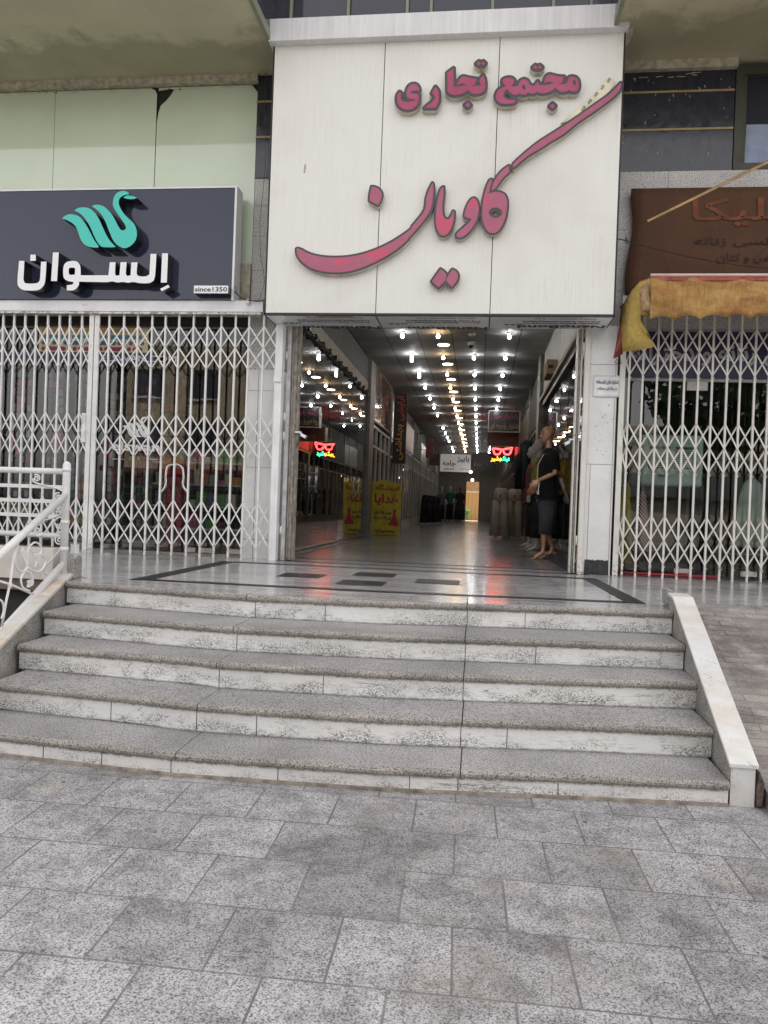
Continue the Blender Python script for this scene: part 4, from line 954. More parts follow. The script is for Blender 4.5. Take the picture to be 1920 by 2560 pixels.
def sm_(pts, n=6):
    P = np.array(pts, float); out = []
    for i in range(len(P)-1):
        p0 = P[max(i-1, 0)]; p1 = P[i]; p2 = P[i+1]; p3 = P[min(i+2, len(P)-1)]
        for k in range(n):
            t = k/n; out.append(tuple(.5*((2*p1)+(p2-p0)*t+(2*p0-5*p1+4*p2-p3)*t*t+(3*p1-p0-3*p2+p3)*t**3)))
    return out+[tuple(P[-1])]
YW = 5.585
scroll(c2(spiral(405, 245, 8, 42, 1.2, -1.55)+[])[:], Y=YW)
scroll(c2(sm_([(363, 250), (375, 285), (430, 308), (520, 330), (620, 355), (690, 385), (715, 410)])), Y=YW)
scroll(c2(spiral(640, 450, 6, 44, 2.0, 1.5)), Y=YW); scroll(c2(sm_([(640, 494), (600, 520), (590, 560)]) ), Y=YW)
scroll(c2(spiral(650, 585, 6, 40, 0, 1.4)), Y=YW); scroll(c2(sm_([(700, 560), (700, 610), (640, 660), (560, 690), (480, 720), (430, 770)])), Y=YW)
scroll(c2(spiral(410, 820, 6, 36, 1.0, 1.3)), Y=YW); scroll(c2(sm_([(385, 850), (410, 885), (450, 880), (500, 840), (560, 760), (620, 700), (660, 678), (700, 700), (712, 760), (690, 820), (660, 835)])), Y=YW)
scroll(c2(spiral(670, 770, 6, 40, .5, 1.5)), Y=YW); scroll(c2(spiral(660, 935, 6, 50, .4, 1.5)), Y=YW)
scroll(c2(sm_([(610, 920), (625, 870), (665, 848), (705, 870), (715, 930), (700, 1000), (640, 1070), (570, 1150), (510, 1210), (475, 1270), (480, 1330), (510, 1355), (535, 1330), (525, 1290), (505, 1300)])), Y=YW)
scroll(c2(sm_([(190, 1010), (170, 1090), (170, 1180), (205, 1260), (265, 1275), (300, 1220), (305, 1120), (320, 1020), (365, 965), (410, 960), (450, 1000), (455, 1060), (430, 1100), (475, 1110), (500, 1160), (485, 1230), (430, 1275), (370, 1270), (310, 1240)])), .0075)
scroll(c2(sm_([(275, 1275), (240, 1330), (235, 1400), (260, 1460), (330, 1495)])), .0075); scroll(c2(sm_([(285, 1270), (330, 1290), (355, 1340), (360, 1400), (320, 1440)])), .0075)
scroll(c2(sm_([(-60, 1590), (0, 1590), (35, 1640), (40, 1720), (15, 1800)])), .0075)
scroll(c2([(190, 1000), (150, 1130), (115, 1400), (70, 1600), (20, 1880)]), .0085); scroll(c2([(-40, 1375), (115, 1420), (370, 1530)]), .0085)
q = rl(*c2([(112, 1428)])[0]); m = MB(); m.ball(q, .022, sc=(.6, 1, 1)); m.build('rosette', MT['rail'], HR)
def leaf(pts, t=.008):
    P = [rl(*p) for p in c2(pts)]; MB().prism(P, (t, 0, 0)).build('leaf', MT['rail'], HR, .0015)
leaf([(225, 1060), (250, 1000), (270, 1060), (300, 1040), (285, 1110), (300, 1200), (290, 1230), (255, 1150), (230, 1110)])
leaf([(430, 1090), (400, 1075), (350, 1075), (370, 1050), (345, 1040), (350, 1130), (395, 1110), (400, 1160), (380, 1230), (420, 1180), (445, 1130)])
leaf([(290, 1380), (330, 1365), (370, 1390), (355, 1430), (315, 1455), (290, 1450), (300, 1420)])
# ================================================================== right shop: banner, pole, cables, awning
YB2 = 8.50
cl = NT('brown_banner_cloth'); cc = cl.ramp(cl.noise(2.2, 4, .6), [(.3, (.064, .027, .012)), (.7, (.094, .040, .017))])
cl.fin(cc, .8, cl.math('ADD', cl.noise(1., 5, .7, cl.mapv(scale=(5, 5, 2.5), rot=(0, .5, 0))), cl.math('MULTIPLY', cl.noise(260, 1), .05)), .6, .05); MT['banner'] = cl.m
def wavy(x0, x1, z0, z1, Y, amp, nx=26, nz=12, seed=1, edge=None):
    random.seed(seed); ph = [random.uniform(0, 6) for _ in range(4)]
    vs_, fs = [], []
    for j in range(nz+1):
        for i in range(nx+1):
            a, b = i/nx, j/nz; x = x0+(x1-x0)*a; z = z0+(z1-z0)*b
            if edge: x += edge(a, b)
            vs_.append((x, Y+amp*(math.sin(9*a+3*b+ph[0])+.6*math.sin(17*b-6*a+ph[1]))*(.3+.7*math.sin(math.pi*b)), z))
    for j in range(nz):
        for i in range(nx): fs.append((j*(nx+1)+i, j*(nx+1)+i+1, (j+1)*(nx+1)+i+1, (j+1)*(nx+1)+i))
    m_ = MB(); m_.add(vs_, fs, smooth=True); return m_
bn = thing('cloth_banner', 'brown cloth shop banner with faded orange and black Persian lettering above the awning', 'banner', (2.4, YB2, 3.0))
o = wavy(1.50, 5.4, 2.95, 4.195, YB2, .005, edge=lambda a, b: (-.03*math.sin(7*b)*(1-a)*(b < .9))).build('cloth', MT['banner'], bn)
so_ = o.modifiers.new('thick', 'SOLIDIFY'); so_.thickness = .003
org = plain('faded_orange_print', (.165, .052, .02), .8, var=.3); blp = plain('faded_black_print', (.035, .014, .010), .8, var=.3)
YT = YB2-.013
def tb(name, s, m_, u0, v0, u1, v1, parent, Y=YT, rtl=True, bold=.01, gap=1.):
    a, b = pY(u0, v1, Y), pY(u1, v0, Y); return text(name, s, m_, (a[0], Y, a[2]), EX, EZ, b[0]-a[0], b[2]-a[2], .001, bold, parent, rtl, gap=gap)
tb('banner_text', 'ملیکا', org, 1728, 492, 1990, 566, bn, bold=.015); tb('banner_text', 'مجلسی زنانه', blp, 1735, 592, 1985, 618, bn); tb('banner_text', 'کت دامن و کتان', blp, 1792, 632, 2010, 658, bn)
po = thing('wooden_batten', 'long thin yellow wooden batten leaning diagonally across the brown banner', 'batten', (2.5, 7.9, 4))
a, b = pY(1619, 553, 8.0), pY(1960, 386, 8.0)
wd = plain('yellow_wood', (.36, .22, .09), .5, var=.25, scale=9)
MB().bar(a, b, .022, .012).build('front_strip', wd, po); MB().bar((a[0]+.02, 8.015, a[2]+.016), (b[0], 8.015, b[2]+.018), .016, .02).build('rear_strip', plain('dark_wood', (.20, .11, .05), .55), po)
def cable(name, label, pts, r=.004, m_=None, smn=5):
    o = MB().tube(sm_(pts, smn) if smn else pts, r, 6).build(name, m_ or MT['black']); return tag(o, label, 'cable')
def cp(l, Y): return [tuple(pY(u, v, Y)) for u, v in l]
cable('cable', 'black cable drooping from the signboard side across the brown banner', cp([(1530, 594), (1570, 603), (1640, 622), (1740, 645), (1850, 663), (1960, 674)], 8.38), .006)
MB().bar(pY(1565, 594, 8.37), pY(1567, 609, 8.37), .02, .02).build('cable_clip', MT['black'], bpy.data.objects['cable'])
cable('cable', 'thin cable rising to the right behind the awning across the banner corner', cp([(1848, 692), (1880, 660), (1915, 618), (1960, 570)], 8.36), .004)
cable('cable', 'dark wire hanging down the granite strip left of the signboard', cp([(664, 165), (662, 260), (664, 380), (658, 470), (650, 560), (652, 640), (661, 700), (650, 742), (632, 775)], 8.52), .0028, MT['char'])
cable('cable', 'pair of loose black wires looping from the navy sign to the signboard', cp([(585, 728), (600, 742), (620, 751), (645, 752), (668, 748)], 8.30), .005)
cable('cable', 'thin black wire curling at the corner of the navy sign above the header', cp([(588, 715), (594, 735), (612, 748), (640, 754), (662, 752)], 8.29), .0035)
m = MB(); q = pY(620, 755, 8.31); m.loft([(q[0], q[1], q[2]-.03, .012, .012), (q[0], q[1], q[2]-.01, .03, .026), (q[0], q[1], q[2]+.015, .022, .02), (q[0], q[1], q[2]+.03, .01, .01)], 12)
tag(m.build('insulator_knob', MT['whiteclean']), 'small white insulator knob on the gate header below the sign corner', 'insulator')
# awning
AW = thing('awning', 'faded orange fabric awning with scalloped valance and torn yellow end flap', 'awning', (2.3, 7.8, 2.9))
aw = NT('awning_cloth'); c = aw.ramp(aw.noise(1., 5, .65, aw.mapv(scale=(3, 3, 5))), [(.28, (.25, .12, .04)), (.5, (.42, .24, .075)), (.72, (.52, .34, .13))])
c = aw.mix(aw.ramp(aw.noise(1., 5, .7, aw.mapv(scale=(2, 2, 7), loc=(3, 1, 2))), [(.5, 0.), (.68, .65)]), c, (.24, .06, .03))
aw.fin(aw.mix(1., c, aw.ramp(aw.noise(1., 4, .8, aw.mapv(scale=(40, 40, 6))), [(.4, .8), (.6, 1.06)]), 'MULTIPLY'), .9, aw.math('ADD', aw.noise(7, 6, .7), aw.math('MULTIPLY', aw.noise(240, 1), .08)), .9, .035); MT['awning'] = aw.m
yw = NT('awning_yellow'); c = yw.ramp(yw.noise(5, 5, .65), [(.3, (.38, .24, .05)), (.55, (.52, .38, .10)), (.75, (.30, .17, .05))]); yw.fin(c, .9, yw.math('ADD', yw.noise(8, 6, .7), yw.math('MULTIPLY', yw.noise(240, 1), .08)), .9, .035); MT['awny'] = yw.m
MT['awnr'] = plain('awning_red', (.36, .085, .065), .8, var=.3, scale=9, bump=.2, bscale=30)
YA = 7.80
a = pY(1627, 693, YA); zt, zb = a[2], pY(1700, 787, YA)[2]; x0 = a[0]
n = 96; vs_, fs = [], []
rows = 8
for j in range(rows+1):
    for i in range(n+1):
        x = x0+i/n*4.1; b = j/rows
        sc_ = abs(math.sin((x-x0)*math.pi/.235)); zz = zb-.044*(1-sc_)+.012*math.sin(3.1*x)-.016*math.sin(1.3*(x-x0))
        z = zt+(zz-zt)*b
        vs_.append((x+.0, YA-.035*math.sin(b*2.2)+.022*math.sin(6*x+3.5*b)*(b+.15)+.014*math.sin(26.7*x+1)*b+.010*math.sin(15*x-6*b), z))
for j in range(rows):
    for i in range(n): fs.append((j*(n+1)+i, j*(n+1)+i+1, (j+1)*(n+1)+i+1, (j+1)*(n+1)+i))
m = MB(); m.add(vs_, fs, smooth=True); o = m.build('valance', MT['awning'], AW); o.modifiers.new('t', 'SOLIDIFY').thickness = .004
# sloping canopy back to the wall and the folded left corner
xw = pY(1580, 745, 8.42)[0]
m = MB(); n = 14; vs_, fs = [], []
for j in range(7):
    b = j/6
    for i in range(n+1):
        x = x0+(i/n)*4.1; vs_.append((x-(1-0)*.12*b*(1-i/n), YA+.62*b, zt+.01+.06*b-.03*math.sin(math.pi*b)+.006*math.sin(9*x)))
for j in range(6):
    for i in range(n): fs.append((j*(n+1)+i, j*(n+1)+i+1, (j+1)*(n+1)+i+1, (j+1)*(n+1)+i))
m.add(vs_, fs, smooth=True); o = m.build('canopy', MT['awning'], AW); o.modifiers.new('t', 'SOLIDIFY').thickness = .004
MB().box(x0+.01, x0+4.1, YA-.012, YA-.006, zt-.035, zt+.004).build('red_hem', MT['awnr'], AW)
MB().tube([(x0-.005, YA-.01, zt+.018), (x0+4.1, YA-.01, zt+.018)], .015, 10).build('front_rod', plain('pale_pink_rod', (.66, .52, .47), .5), AW)
def flap(name, pts, m_, par=AW, t=.004, bulge=.05, seed=1):
    """cloth patch: pts = (u, v, Y) outline, triangulated about a bulged centre"""
    P = [Vector(pY(u, v, Y)) for u, v, Y in pts]; c = sum(P, Vector())/len(P)
    random.seed(seed); vs_ = [c+Vector((0, -bulge, 0))]; R1 = [c+(p-c)*.5+Vector((0, -bulge*random.uniform(.3, 1.1), 0)) for p in P]
    n = len(P); vs_ += R1+P; fs = []
    for i in range(n):
        j = (i+1) % n; fs += [(0, 1+i, 1+j), (1+i, 1+n+i, 1+n+j, 1+j)]
    m = MB(); m.add(vs_, fs, smooth=True); o = m.build(name, m_, par); o.modifiers.new('t', 'SOLIDIFY').thickness = t
flap('end_flap', [(1627, 695, 7.80), (1636, 740, 7.80), (1630, 786, 7.80), (1602, 782, 7.85), (1598, 812, 7.86), (1632, 855, 7.88), (1634, 868, 7.88), (1590, 876, 7.95), (1556, 880, 8.05), (1553, 830, 8.1), (1554, 770, 8.12), (1580, 725, 8.0), (1600, 705, 7.9)], MT['awny'], bulge=.03, seed=3)
flap('end_flap', [(1618, 697, 7.79), (1627, 752, 7.78), (1634, 776, 7.77), (1604, 782, 7.79), (1600, 760, 7.80), (1598, 725, 7.82)], plain('awning_worn', (.36, .22, .12), .85, var=.35, scale=22), bulge=.02)
flap('end_flap', [(1554, 772, 8.13), (1556, 815, 8.12), (1556, 868, 8.10), (1556, 885, 8.08), (1533, 897, 8.2), (1538, 870, 8.22), (1549, 810, 8.25), (1553, 770, 8.26), (1572, 735, 8.2), (1600, 702, 8.05), (1625, 694, 7.9), (1590, 722, 8.0)], MT['awnr'], bulge=.01, seed=4)
MB().tube([pY(1627, 694, 7.83), pY(1575, 730, 8.1), pY(1564, 820, 8.1), pY(1560, 872, 8.08)], .006, 6).tube([pY(1550, 770, 8.26), pY(1628, 694, 7.86)], .008, 6).build('side_arm', MT['char'], AW)
random.seed(2); m = MB()
for i in range(16):
    q = pY(1546+random.uniform(-5, 5), 897, 8.18); m.tube([q, (q[0]+random.uniform(-.02, .02), q[1], q[2]-random.uniform(.02, .07)), (q[0]+random.uniform(-.03, .03), q[1], q[2]-.05)], .0015, 4)
m.build('frayed_end', MT['black'], AW)['kind'] = 'stuff'
# notice on the pillar
nt_ = thing('paper_notice', 'creased white plastic covered paper notice taped to the right pillar', 'notice', (1.3, 8.44, 2.1))
a, b = pY(1483, 992, 8.44), pY(1553, 939, 8.44)
m = wavy(a[0], b[0], a[2], b[2], 8.447, .004, 10, 8, 4); o = m.build('sheet', plain('plastic_sleeve_paper', (.74, .74, .76), .25, spec=.6), nt_); o.modifiers.new('t', 'SOLIDIFY').thickness = .001
tb('notice_text', 'شلوارهای تابستانه', MT['ink'], 1490, 950, 1546, 961, nt_, 8.436, True, .02); tb('notice_text', 'در رنگهای مختلف', MT['ink'], 1493, 966, 1543, 976, nt_, 8.436, True, .02)
# cameras at the passage mouth
def cctv(label, p, s):
    t = thing('security_camera', label, 'camera', p)
    MB().box(p[0]-.012*s, p[0]+.06*s, p[1]-.04, p[1]+.0, p[2]+.10, p[2]+.118).tube([(p[0]+.05*s, p[1]-.03, p[2]+.10), (p[0]+.07*s, p[1]-.045, p[2]+.075)], .008).build('bracket', MT['whiteclean'], t, .002)
    m = MB().bar((p[0]+.065*s, p[1]-.045, p[2]+.08), (p[0]+.135*s, p[1]-.09, p[2]+.045), .034, .034); m.build('housing', MT['whiteclean'], t, .006)
    MB().tube([(p[0]+.128*s, p[1]-.086, p[2]+.049), (p[0]+.146*s, p[1]-.098, p[2]+.041)], .013, 10).build('lens', MT['black'], t)
    MB().tube(sm_([(p[0]+.02*s, p[1]-.02, p[2]+.10), (p[0]+.05*s, p[1]-.03, p[2]+.03), (p[0]+.03*s, p[1]-.03, p[2]-.03), (p[0], p[1], p[2]-.05)]), .004, 6).build('lead', MT['char'], t)
cctv('small white security camera fixed to the left folded gate at the passage mouth', (-2.10, 8.49, 1.36), 1)
cctv('small white security camera beside the right hinge post of the passage', (1.0, 8.55, 1.36), -.8)
# ================================================================== lamps of the passage
_reg('آ', 0xFE81, 0xFE82)
cool = emit('bulb_cool', (.95, .97, 1.), 27); warm = emit('bulb_warm', (1., .68, .38), 24); ledm = emit('led_disc_light', (1., .86, .68), 6)
sock = plain('white_socket', (.7, .7, .68), .4)
ZC = 3.8
def lamp(kind, x, y, label, grp, proto={}):
    if kind not in proto:
        t = thing('ceiling_lamp', label, 'lamp', (x, y, ZC), grp)
        MB().loft([(x, y, ZC-.001, .055, .055), (x, y, ZC-.012, .055, .055), (x, y, ZC-.02, .024, .024), (x, y, ZC-.045, .022, .022)], 14).build('socket', sock, t)
        m = MB(); mt = warm if kind == 'warm' else cool
        if kind == 'tube': m.loft([(x, y, ZC-.046, .016, .016), (x, y, ZC-.05, .026, .026), (x, y, ZC-.15, .026, .026), (x, y, ZC-.165, .012, .012)], 12)
        else: m.loft([(x, y, ZC-.046, .016, .016), (x, y, ZC-.06, .024, .024), (x, y, ZC-.078, .030, .030), (x, y, ZC-.094, .028, .028), (x, y, ZC-.108, .016, .016), (x, y, ZC-.112, .005, .005)], 14)
        m.build('bulb', mt, t); proto[kind] = t; return t
    t = copy_tree(proto[kind]); t.location = (x, y, ZC); tag(t, label, 'lamp', grp); return t
ys_ = [9.69+1.93*i for i in range(17)]
oth = ['first', 'second', 'third', 'fourth', 'fifth', 'sixth', 'seventh', 'eighth', 'ninth', 'tenth', 'eleventh', 'twelfth', 'thirteenth', 'fourteenth', 'fifteenth', 'sixteenth', 'seventeenth']
rows_ = [(-1.48, [0, 1, 2, 3, 4, 5, 6, 7, 8, 10, 11, 12, 13, 15, 16], 'cool white', 'left row'), (-.84, list(range(17)), 'warm orange', 'warm row'),
         (-.22, [0, 1]+list(range(3, 17)), 'cool white', 'second row from the right'), (.41, [0, 1, 2, 3, 4, 5, 6, 7, 10, 13, 14, 15, 16], 'cool white', 'rightmost row')]
for rx_, idx, cn, rn in rows_:
    for q, i in enumerate(idx):
        kd = 'warm' if rx_ == -.84 else ('tube' if (rx_ == -1.48 and i in (3, 4)) else 'globe')
        lamp(kd, rx_, ys_[i], f'{oth[q]} {cn} {"tube" if kd == "tube" else "globe"} bulb from the entrance in the {rn}', 'ceiling bulbs in rows along the passage')
led0 = None
for i in range(15):
    y = ys_[0]+.95+1.93*i; x = -.79
    if led0 is None:
        led0 = thing('led_disc', f'{oth[i]} round warm LED disc from the entrance beside the warm bulbs', 'lamp', (x, y, ZC), 'LED discs beside the warm bulbs')
        MB().loft([(x, y, ZC-.001, .12, .12), (x, y, ZC-.026, .12, .12)], 24).build('rim', sock, led0); MB().loft([(x, y, ZC-.0262, .108, .108), (x, y, ZC-.032, .10, .10)], 24).build('diffuser', ledm, led0)
    else:
        t = copy_tree(led0); t.location = (x, y, ZC); t['label'] = f'{oth[i]} round warm LED disc from the entrance beside the warm bulbs'
x, y = pZ(1178, 858, 3.78)[:2]; t = thing('dome_camera', 'white dome camera hanging from the passage ceiling near the entrance', 'camera', (x, y, ZC))
MB().loft([(x, y, ZC-.001, .07, .07), (x, y, ZC-.05, .065, .065), (x, y, ZC-.06, .05, .05)], 16).build('housing', sock, t); m = MB(); m.ball((x, y, ZC-.075), .045); m.build('dome', MT['black'], t)
x, y = pZ(1180, 836, 3.79)[:2]; o = MB().loft([(x, y, ZC-.001, .06, .06), (x, y, ZC-.03, .055, .055), (x, y, ZC-.045, .03, .03)], 16).build('smoke_detector', plain('ivory_plastic', (.5, .49, .45), .4)); tag(o, 'round ivory smoke detector on the passage ceiling behind the dome camera', 'detector')
# ================================================================== glass walls and shop fronts
alu = plain('grey_aluminium', (.30, .30, .29), .35, .5, .1); whf = plain('white_alu_frame', (.55, .54, .51), .4)
def sub(name, parent):
    e = bpy.data.objects.new(name, None); COL.objects.link(e); e.parent = parent; e.location = -_wloc(parent); return e
# left shop: front glass and side glass towards the passage
f = sub('shop_window', BL)
for i, (a, b) in enumerate(((-6.9, -5.2), (-5.195, -4.22), (-4.215, -3.42), (-3.415, -2.75))):
    MB().quad((a, 8.76, .02), (b, 8.76, .02), (b, 8.76, 2.72), (a, 8.76, 2.72)).build('pane', MT['glass'], f)
m = MB()
for x in (-6.9, -2.77): m.box(x-.02, x+.02, 8.74, 8.80, 0, 2.72)
m.box(-6.9, -2.75, 8.74, 8.80, 2.70, 2.76).box(-6.9, -2.75, 8.75, 8.775, 0.001, .02).build('frame', alu, f)
for i, (x, w_) in enumerate(((-4.95, .25), (-4.55, .22), (-3.30, .16), (-3.48, .13), (-2.95, .16))): MB().box(x, x+w_, 8.735, 8.757, .03, .085).build('patch_fitting', plain('chrome_fitting', (.55, .55, .55), .2, .9, .05), f)
for x, s_ in ((-3.53, -1), (-3.36, 1)):
    MB().tube(sm_([tuple(pY(u, v, 8.70)) for u, v in ([(446, 1162), (421, 1165), (415, 1190), (414, 1215), (402, 1232)] if s_ < 0 else [(442, 1160), (456, 1170), (459, 1195), (458, 1215), (470, 1232)])]), .017, 10).build('door_handle', plain('chrome', (.7, .7, .7), .12, 1, .03), f)
def side_glass(X, y0, y1, z1, n, seam):
    f = sub('shop_window', BL); st = (y1-y0)/n
    for i in range(n): MB().quad((X, y0+i*st+.004, .02), (X, y0+(i+1)*st-.004, .02), (X, y0+(i+1)*st-.004, z1), (X, y0+i*st+.004, z1)).build('pane', MT['glassd'], f)
    m = MB()
    for i in range(n+1): m.box(X-.003, X+.003, y0+i*st-.002, y0+i*st+.002, .0, z1)
    m.box(X-.02, X+.02, y0, y1, .001, .02).build('frame', MT['char'], f); return f
fl = side_glass(GX, 8.96, 16.05, 2.99, 7, 1); fr_ = side_glass(HX, 8.96, 15.3, 2.73, 6, -1)
def hhandle(X, y, f, s):
    m = MB()
    for dy in (0, .09): m.tube([(X+.05*s, y+dy, .82), (X+.05*s, y+dy, 1.22)], .009, 8)
    for z in (.92, 1.12): m.tube([(X, y, z), (X+.05*s, y, z)], .006, 6).tube([(X, y+.09, z), (X+.05*s, y+.09, z)], .006, 6).tube([(X+.05*s, y, z), (X+.05*s, y+.09, z)], .005, 6)
    m.build('door_handle', plain('brushed_steel', (.6, .6, .6), .25, 1, .05), f)
hhandle(GX, 10.95, fl, 1); hhandle(GX, 14.9, fl, 1)
# deeper shop fronts, three metres each
brf = plain('brown_alu_frame', (.12, .09, .07), .4)
def shop_front(X, s, y0, y1, fascia, fm, door=True, zf=2.5):
    f = sub('shop_front', BL)
    MB().box(X-.02*s, X-.7*s, y0, y1, zf, ZC-.002).build('fascia_backing', upl, f)
    if fascia: MB().box(X, X+.05*s, y0+.05, y1-.05, zf+.02, zf+fascia).build('fascia', fm, f)
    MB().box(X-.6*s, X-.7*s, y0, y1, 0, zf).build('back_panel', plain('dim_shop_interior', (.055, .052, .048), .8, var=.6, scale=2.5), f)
    m = MB(); n = 4; st = (y1-y0)/n
    for i in range(n+1): m.box(X-.03*s, X+.03*s, y0+i*st-.03, y0+i*st+.03, 0, zf)
    m.box(X-.025*s, X+.025*s, y0, y1, zf-.06, zf-.001).box(X-.025*s, X+.025*s, y0, y1, 2.0, 2.05).box(X-.025*s, X+.025*s, y0, y1, 0.001, .25).build('frame', whf if s > 0 else brf, f)
    for i in range(n): MB().quad((X, y0+i*st+.03, .25), (X, y0+(i+1)*st-.03, .25), (X, y0+(i+1)*st-.03, 2.0), (X, y0+i*st+.03, 2.0)).build('pane', MT['glassd'], f)
    return f
gloss = plain('glossy_white_fascia', (.42, .41, .39), .32, .1, .1, 3)
yy = 16.75
fas = [(None, None), (1.1, gloss), (.9, plain('red_fascia', (.16, .05, .04), .4)), (1.0, upl), (.8, gloss), (.9, plain('brown_fascia', (.08, .05, .035), .5)), (.7, upl), (.8, gloss)]
for i in range(8):
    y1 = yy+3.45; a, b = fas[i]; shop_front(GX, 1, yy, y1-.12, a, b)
    part('inner_pillar', plain('pillar_paint', (.22, .21, .19), .6), GX-.7, GX+.05, y1-.119, y1-.001, 0, ZC-.003); yy = y1
yy = 16.0
fas = [(.9, upl), (.8, plain('rust_fascia', (.12, .06, .035), .5)), (.9, plain('ochre_fascia', (.20, .12, .06), .5)), (.8, upl), (.8, upl), (.9, plain('dim_cream_fascia', (.25, .22, .18), .5)), (.8, upl), (.8, upl)]
for i in range(8):
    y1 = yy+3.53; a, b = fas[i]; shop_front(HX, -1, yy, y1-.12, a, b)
    part('inner_pillar', plain('pillar_paint_brown', (.20, .17, .13), .6), HX-.05, HX+.7, y1-.119, y1-.001, 0, ZC-.003); yy = y1
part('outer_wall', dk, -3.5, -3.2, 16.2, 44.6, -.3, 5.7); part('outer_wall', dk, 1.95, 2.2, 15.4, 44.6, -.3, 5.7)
# cable garland along the left beam
random.seed(9); pts = []; pts2 = []
for i in range(90):
    y = 9.3+6.7*i/89; z = 3.035-.02*math.sin(i*.9)-.008*random.random(); pts.append((GX+.05+.012*math.sin(i*1.3), y, z)); pts2.append((GX+.055-.014*math.sin(i*1.3), y, z-.012+.012*math.cos(i*1.1)))
m = MB().tube(pts, .009, 6).tube(pts2, .008, 6)
for i in range(13): y = 9.6+.5*i; m.box(GX+.02, GX+.085, y, y+.035, 3.0, 3.075)
tag(m.build('cable_bundle', MT['black']), 'twisted black cable bundle with clips running along the beam above the left glass wall', 'cable')
# cardboard box on the right gutter
a5 = lambda x, y: (1180+x*.2938, 800+y*.2938)
q = pX(*a5(672, 490), 1.10); bxo = thing('cardboard_box', 'brown printed cardboard box resting on the gutter above the right glass wall', 'box', (1.08, q[1], 2.9))
carton = plain('cardboard', (.33, .22, .12), .8)
MB().box(1.0, 1.165, q[1]-.35, q[1]+.32, 2.905, 3.14).build('carton', carton, bxo, .006)
for d in (-.18, .08): MB().box(.996, .999, q[1]+d-.05, q[1]+d+.06, 2.98, 3.05).build('print_mark', MT['black'], bxo)
MB().box(1.02, 1.10, q[1]-.3535, q[1]-.351, 2.99, 3.05).build('print_mark', MT['black'], bxo)
# ================================================================== signs in the passage
# framed poster
PS = thing('framed_poster', 'large glossy dark portrait style poster in silver frame high on the left passage wall', 'poster', (GX, 18.6, 3.2))
pm = NT('poster_print'); c = pm.ramp(pm.noise(1., 5, .7, pm.mapv(scale=(1, 1.4, .8)), 1.2), [(.34, (.02, .015, .02)), (.46, (.14, .05, .05)), (.55, (.46, .30, .20)), (.62, (.62, .55, .48)), (.72, (.10, .02, .03))]); pm.fin(c, .12, coat=.6)
MB().box(GX+.001, GX+.04, 16.85, 20.1, 2.62, 3.77).build('print', pm.m, PS)
m = MB().box(GX+.001, GX+.06, 16.80, 16.85, 2.58, 3.79).box(GX+.001, GX+.06, 20.1, 20.15, 2.58, 3.79).box(GX+.001, GX+.06, 16.85, 20.1, 2.57, 2.62).box(GX+.001, GX+.06, 16.85, 20.1, 3.77, 3.795).build('frame', alu, PS)
# vertical black banner
a, b = pY(*[(720+.2712*x, 800+.2712*y) for x, y in [(960, 1322)]][0], 20.3), pY(*[(720+.2712*x, 800+.2712*y) for x, y in [(1103, 680)]][0], 20.3)
VB = thing('vertical_sign', 'tall narrow black sign with orange and red Persian lettering turned sideways', 'sign', (a[0], 20.3, a[2]))
MB().box(a[0], b[0], 20.31, 20.36, a[2], b[2]).build('board', plain('sign_black', (.012, .012, .013), .5), VB)
text('sign_text', 'بهداشتی', plain('print_orange', (.62, .30, .05), .5), (b[0]-.06, 20.307, a[2]+.10), EZ, (-1, 0, 0), .95, .24, .003, .02, VB, True)
text('sign_text', 'آرایشی', plain('print_red', (.50, .06, .05), .5), (b[0]-.06, 20.307, a[2]+1.15), EZ, (-1, 0, 0), .68, .24, .003, .02, VB, True)
# yellow banner stand
YS2 = 17.3
BS = thing('banner_stand', 'yellow cloth banner stand with red and black Persian lettering standing on the passage floor', 'banner', (-2.1, YS2, 0))
a4 = lambda x, y: (720+x*.2712, 800+y*.2712)
yel = plain('yellow_banner_cloth', (.62, .50, .05), .6, var=.18, scale=5, bump=.15, bscale=9)
P = [pY(*a4(x, y), YS2) for x, y in [(757, 1985), (1022, 1990), (1050, 1512), (960, 1496), (940, 1478), (860, 1470), (842, 1490), (780, 1488)]]
MB().prism([tuple(p) for p in P], (0, .02, 0)).build('cloth', yel, BS)
rd = plain('print_crimson', (.45, .03, .04), .5); rdd = plain('print_maroon', (.25, .02, .03), .5)
def t4(s, m_, x0, y0, x1, y1, par, Y=YS2-.004, bold=.02, rtl=True): p, q = pY(*a4(x0, y1), Y), pY(*a4(x1, y0), Y); return text('banner_text', s, m_, (p[0], Y, p[2]), EX, EZ, q[0]-p[0], q[2]-p[2], .003, bold, par, rtl)
t4('فروشگاه', rdd, 808, 1515, 1032, 1580, BS); t4('هدایا', rd, 795, 1605, 1018, 1705, BS, bold=.03); t4('بورس انواع لباس', MT['blackedge'], 785, 1760, 955, 1797, BS, bold=.045); t4('زیر زنانه و مردانه', MT['blackedge'], 785, 1805, 948, 1842, BS, bold=.045); t4('۳۲۳۵۳۷۳۲', MT['blackedge'], 795, 1925, 985, 1968, BS, bold=.06)
P = [pY(*a4(x, y), YS2-.004) for x, y in [(922, 1895), (950, 1840), (968, 1790), (965, 1760), (975, 1745), (990, 1745), (997, 1760), (992, 1795), (1005, 1845), (1018, 1890), (1000, 1905), (960, 1898)]]
MB().prism([tuple(p) for p in P], (0, .003, 0)).build('dress_print', rd, BS)
m = MB(); 
for x in (-2.42, -1.88): m.tube([(x, YS2+.04, .01), (x, YS2+.04, 1.18)], .012, 8)
m.tube([(-2.42, YS2+.04, 1.18), (-1.88, YS2+.04, 1.18)], .012, 8).box(-2.45, -1.83, YS2-.02, YS2+.3, .0, .012).build('stand', MT['black'], BS)
